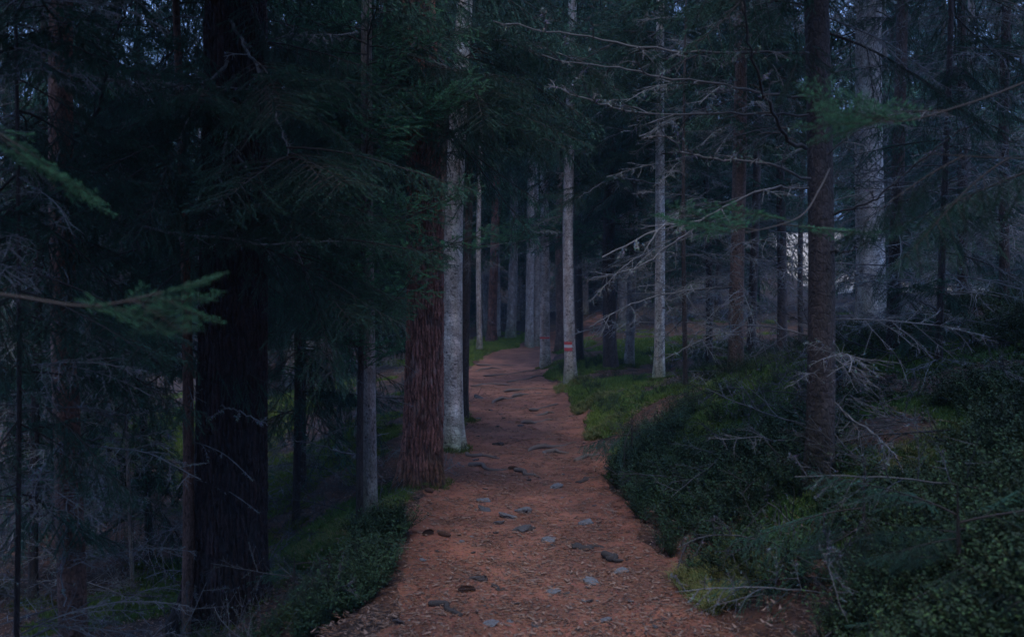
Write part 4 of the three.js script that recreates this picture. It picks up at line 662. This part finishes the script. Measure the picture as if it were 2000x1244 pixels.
const rootMat = std({ map: brownMap, bumpMap: brownBump, bumpScale: 0.006, color: tint(0.75, 0.62, 0.58), vertexColors: true });
let rootN = 0;
function lying(name, label, category, spots, r0, r1, col, group, sink = 0.4) {
  const r = rng(3000 + rootN++), pts = spots.map(([px, py]) => { const h = hit(px, py); return V(h.x, h.y, -h.d); }), o0 = pts[0].clone();
  const pl = new THREE.CatmullRomCurve3(pts).getPoints(18).map((p, i) => { const wob = i / 18; const wv = Math.min(r0 * 0.9, 0.02), x = p.x + wv * Math.sin(i * 0.9 + rootN), d = -p.z + wv * 2 * Math.sin(i * 0.55 + rootN * 2); return [x - o0.x, H(x, d) + 0.012 - o0.y + mix(r0, r1, wob) * (1 - sink * 2 * (0.6 + 0.5 * Math.sin(wob * 7 + rootN))), -d - o0.z]; });
  const gb = new GB(); tube(gb, pl, r0, r1, 8, col, (k, a) => (1 + 0.35 * N3(k * 5 + rootN * 1.37, Math.cos(a) * 1.2, Math.sin(a) * 1.2)) * Math.sqrt(S(-0.02, 0.14, k) * S(1.02, 0.85, k))); const m = mesh(name, gb.build(), deadMat, scene); m.position.copy(o0); if (name === 'bark_piece') m.scale.y = 0.55; return tag(m, label, category, group);
}
const rootC = [0.11, 0.085, 0.075], darkWood = [0.035, 0.03, 0.03];
[[[905, 888], [925, 895], [950, 897], [982, 897]], [[912, 912], [935, 915], [962, 922], [1000, 922]], [[1005, 925], [1030, 930], [1055, 938]]].forEach((s, i) => lying('root', ['knobbly root crossing the left of the path above the others', 'long grey root low across the path, left of centre', 'thick root at the middle of the path, below the long one'][i], 'root', s, 0.028, 0.012, rootC));
[[[985, 770], [1030, 762], [1078, 762]], [[945, 738], [1000, 732], [1062, 722]], [[990, 748], [1030, 742], [1062, 735]], [[925, 728], [955, 722], [985, 722]], [[1060, 885], [1090, 888], [1120, 888]], [[1030, 885], [1080, 876], [1125, 868]], [[1020, 832], [1050, 828], [1080, 822]], [[1035, 806], [1060, 800], [1090, 792]], [[920, 757], [960, 752], [1000, 756]], [[1040, 815], [1065, 812], [1085, 808]], [[1120, 905], [1145, 898], [1175, 885]], [[960, 790], [985, 782], [1020, 776]], [[1000, 780], [1030, 772], [1060, 770]], [[930, 716], [970, 714], [1010, 716]]].forEach((s) => lying('root', 'thin bare tree root lying across the far part of the path', 'root', s, 0.034, 0.012, rootC, 'roots across the path', 0.62));
lying('fallen_stick', 'straight reddish stick lying across the path left of centre', 'stick', [[888, 945], [920, 945], [956, 944]], 0.009, 0.006, [0.16, 0.07, 0.055], null, 0.1);
lying('bark_piece', 'dark rotten wood lying at the right path edge, foreground', 'wood', [[1118, 1082], [1135, 1076], [1160, 1076], [1182, 1077]], 0.045, 0.012, darkWood, null, 0.25);
lying('bark_piece', 'dark bark strip at the right path edge beside the bushes', 'wood', [[1126, 948], [1145, 942], [1172, 934]], 0.035, 0.018, [0.05, 0.035, 0.032], null, 0.2);
lying('fallen_stick', 'dark forked stick lying in the bottom left of the path', 'stick', [[838, 1188], [862, 1195], [888, 1205], [905, 1222]], 0.02, 0.008, darkWood, null, 0.2);
lying('fallen_stick', 'short dark stick in the left foreground of the path', 'stick', [[962, 1155], [975, 1160], [990, 1162]], 0.012, 0.006, darkWood, null, 0.2);
lying('fallen_stick', 'dark stub of wood at the right path edge below the bark', 'stick', [[1184, 1096], [1196, 1100], [1212, 1102]], 0.028, 0.012, darkWood, null, 0.2);
// fallen dead branches on the slope under the slim grey spruce
[[760, 970, 0.5, 'fallen dead branch on the slope at the foot of the red larch'], [800, 955, 0.7, 'dry twiggy branch lying left of the red larch roots'], [640, 1000, 2.6, 'fallen twiggy branch on the mossy left slope'], [1650, 1190, 2.9, 'grey twiggy branch lying in the lower right undergrowth'], [1560, 1110, 0.3, 'grey twig lying on the right foreground undergrowth']].forEach(([px, py, az, label], i) => { const q = hit(px, py), t = mesh('fallen_branch', snags[i % 6], deadMat, scene); placeOut(t, [q.x, q.y + 0.05, -q.d], az, 0.1, 1.2, 0.6); tag(t, label, 'branch'); });
// cones
const cone = new GB();
{ const n = 90; for (let i = 0; i < n; i++) { const k = i / n, a = i * 2.39996, y = (k - 0.5) * 0.1, q = 0.017 * Math.sin(Math.PI * (0.12 + 0.82 * k)) ** 0.7, p = [Math.cos(a) * q * 0.5, y, Math.sin(a) * q * 0.5], e = [Math.cos(a) * q * 1.5, y + 0.008, Math.sin(a) * q * 1.5], s = [-Math.sin(a) * 0.008, 0, Math.cos(a) * 0.008], c = [0.1, 0.05, 0.035], m = add(p, sub(e, p), 0.6); cone.tri(p, add(m, s), e, c); cone.tri(p, e, add(m, s, -1), c.map((z) => z * 0.8)); } tube(cone, [[0, -0.05, 0], [0, 0, 0], [0, 0.05, 0]], 0.006, 0.004, 6, [0.06, 0.035, 0.03]); }
const coneGeo = cone.build();
[[912, 1166, 'reddish brown cone in the left foreground below the dark stone'], [868, 1054, 'dark cone on the left part of the path'], [836, 1052, 'dark cone at the left path edge'], [1003, 922, 'brown cone lying by the thick root mid path'], [838, 966, 'cone on the left path edge below the red larch']].forEach(([px, py, label], i) => { const q = hit(px, py), o = mesh('spruce_cone', coneGeo, deadMat, scene); o.position.set(q.x, q.y + 0.03, -q.d); o.rotation.set(0.1, [0.4, -0.5, 0.9, 0.2, -0.8][i], 1.5, 'YXZ'); tag(o, label, 'cone'); });

scene.traverse((o) => { if (o.isMesh) { o.castShadow = true; o.receiveShadow = true; } });
renderer.render(scene, camera);
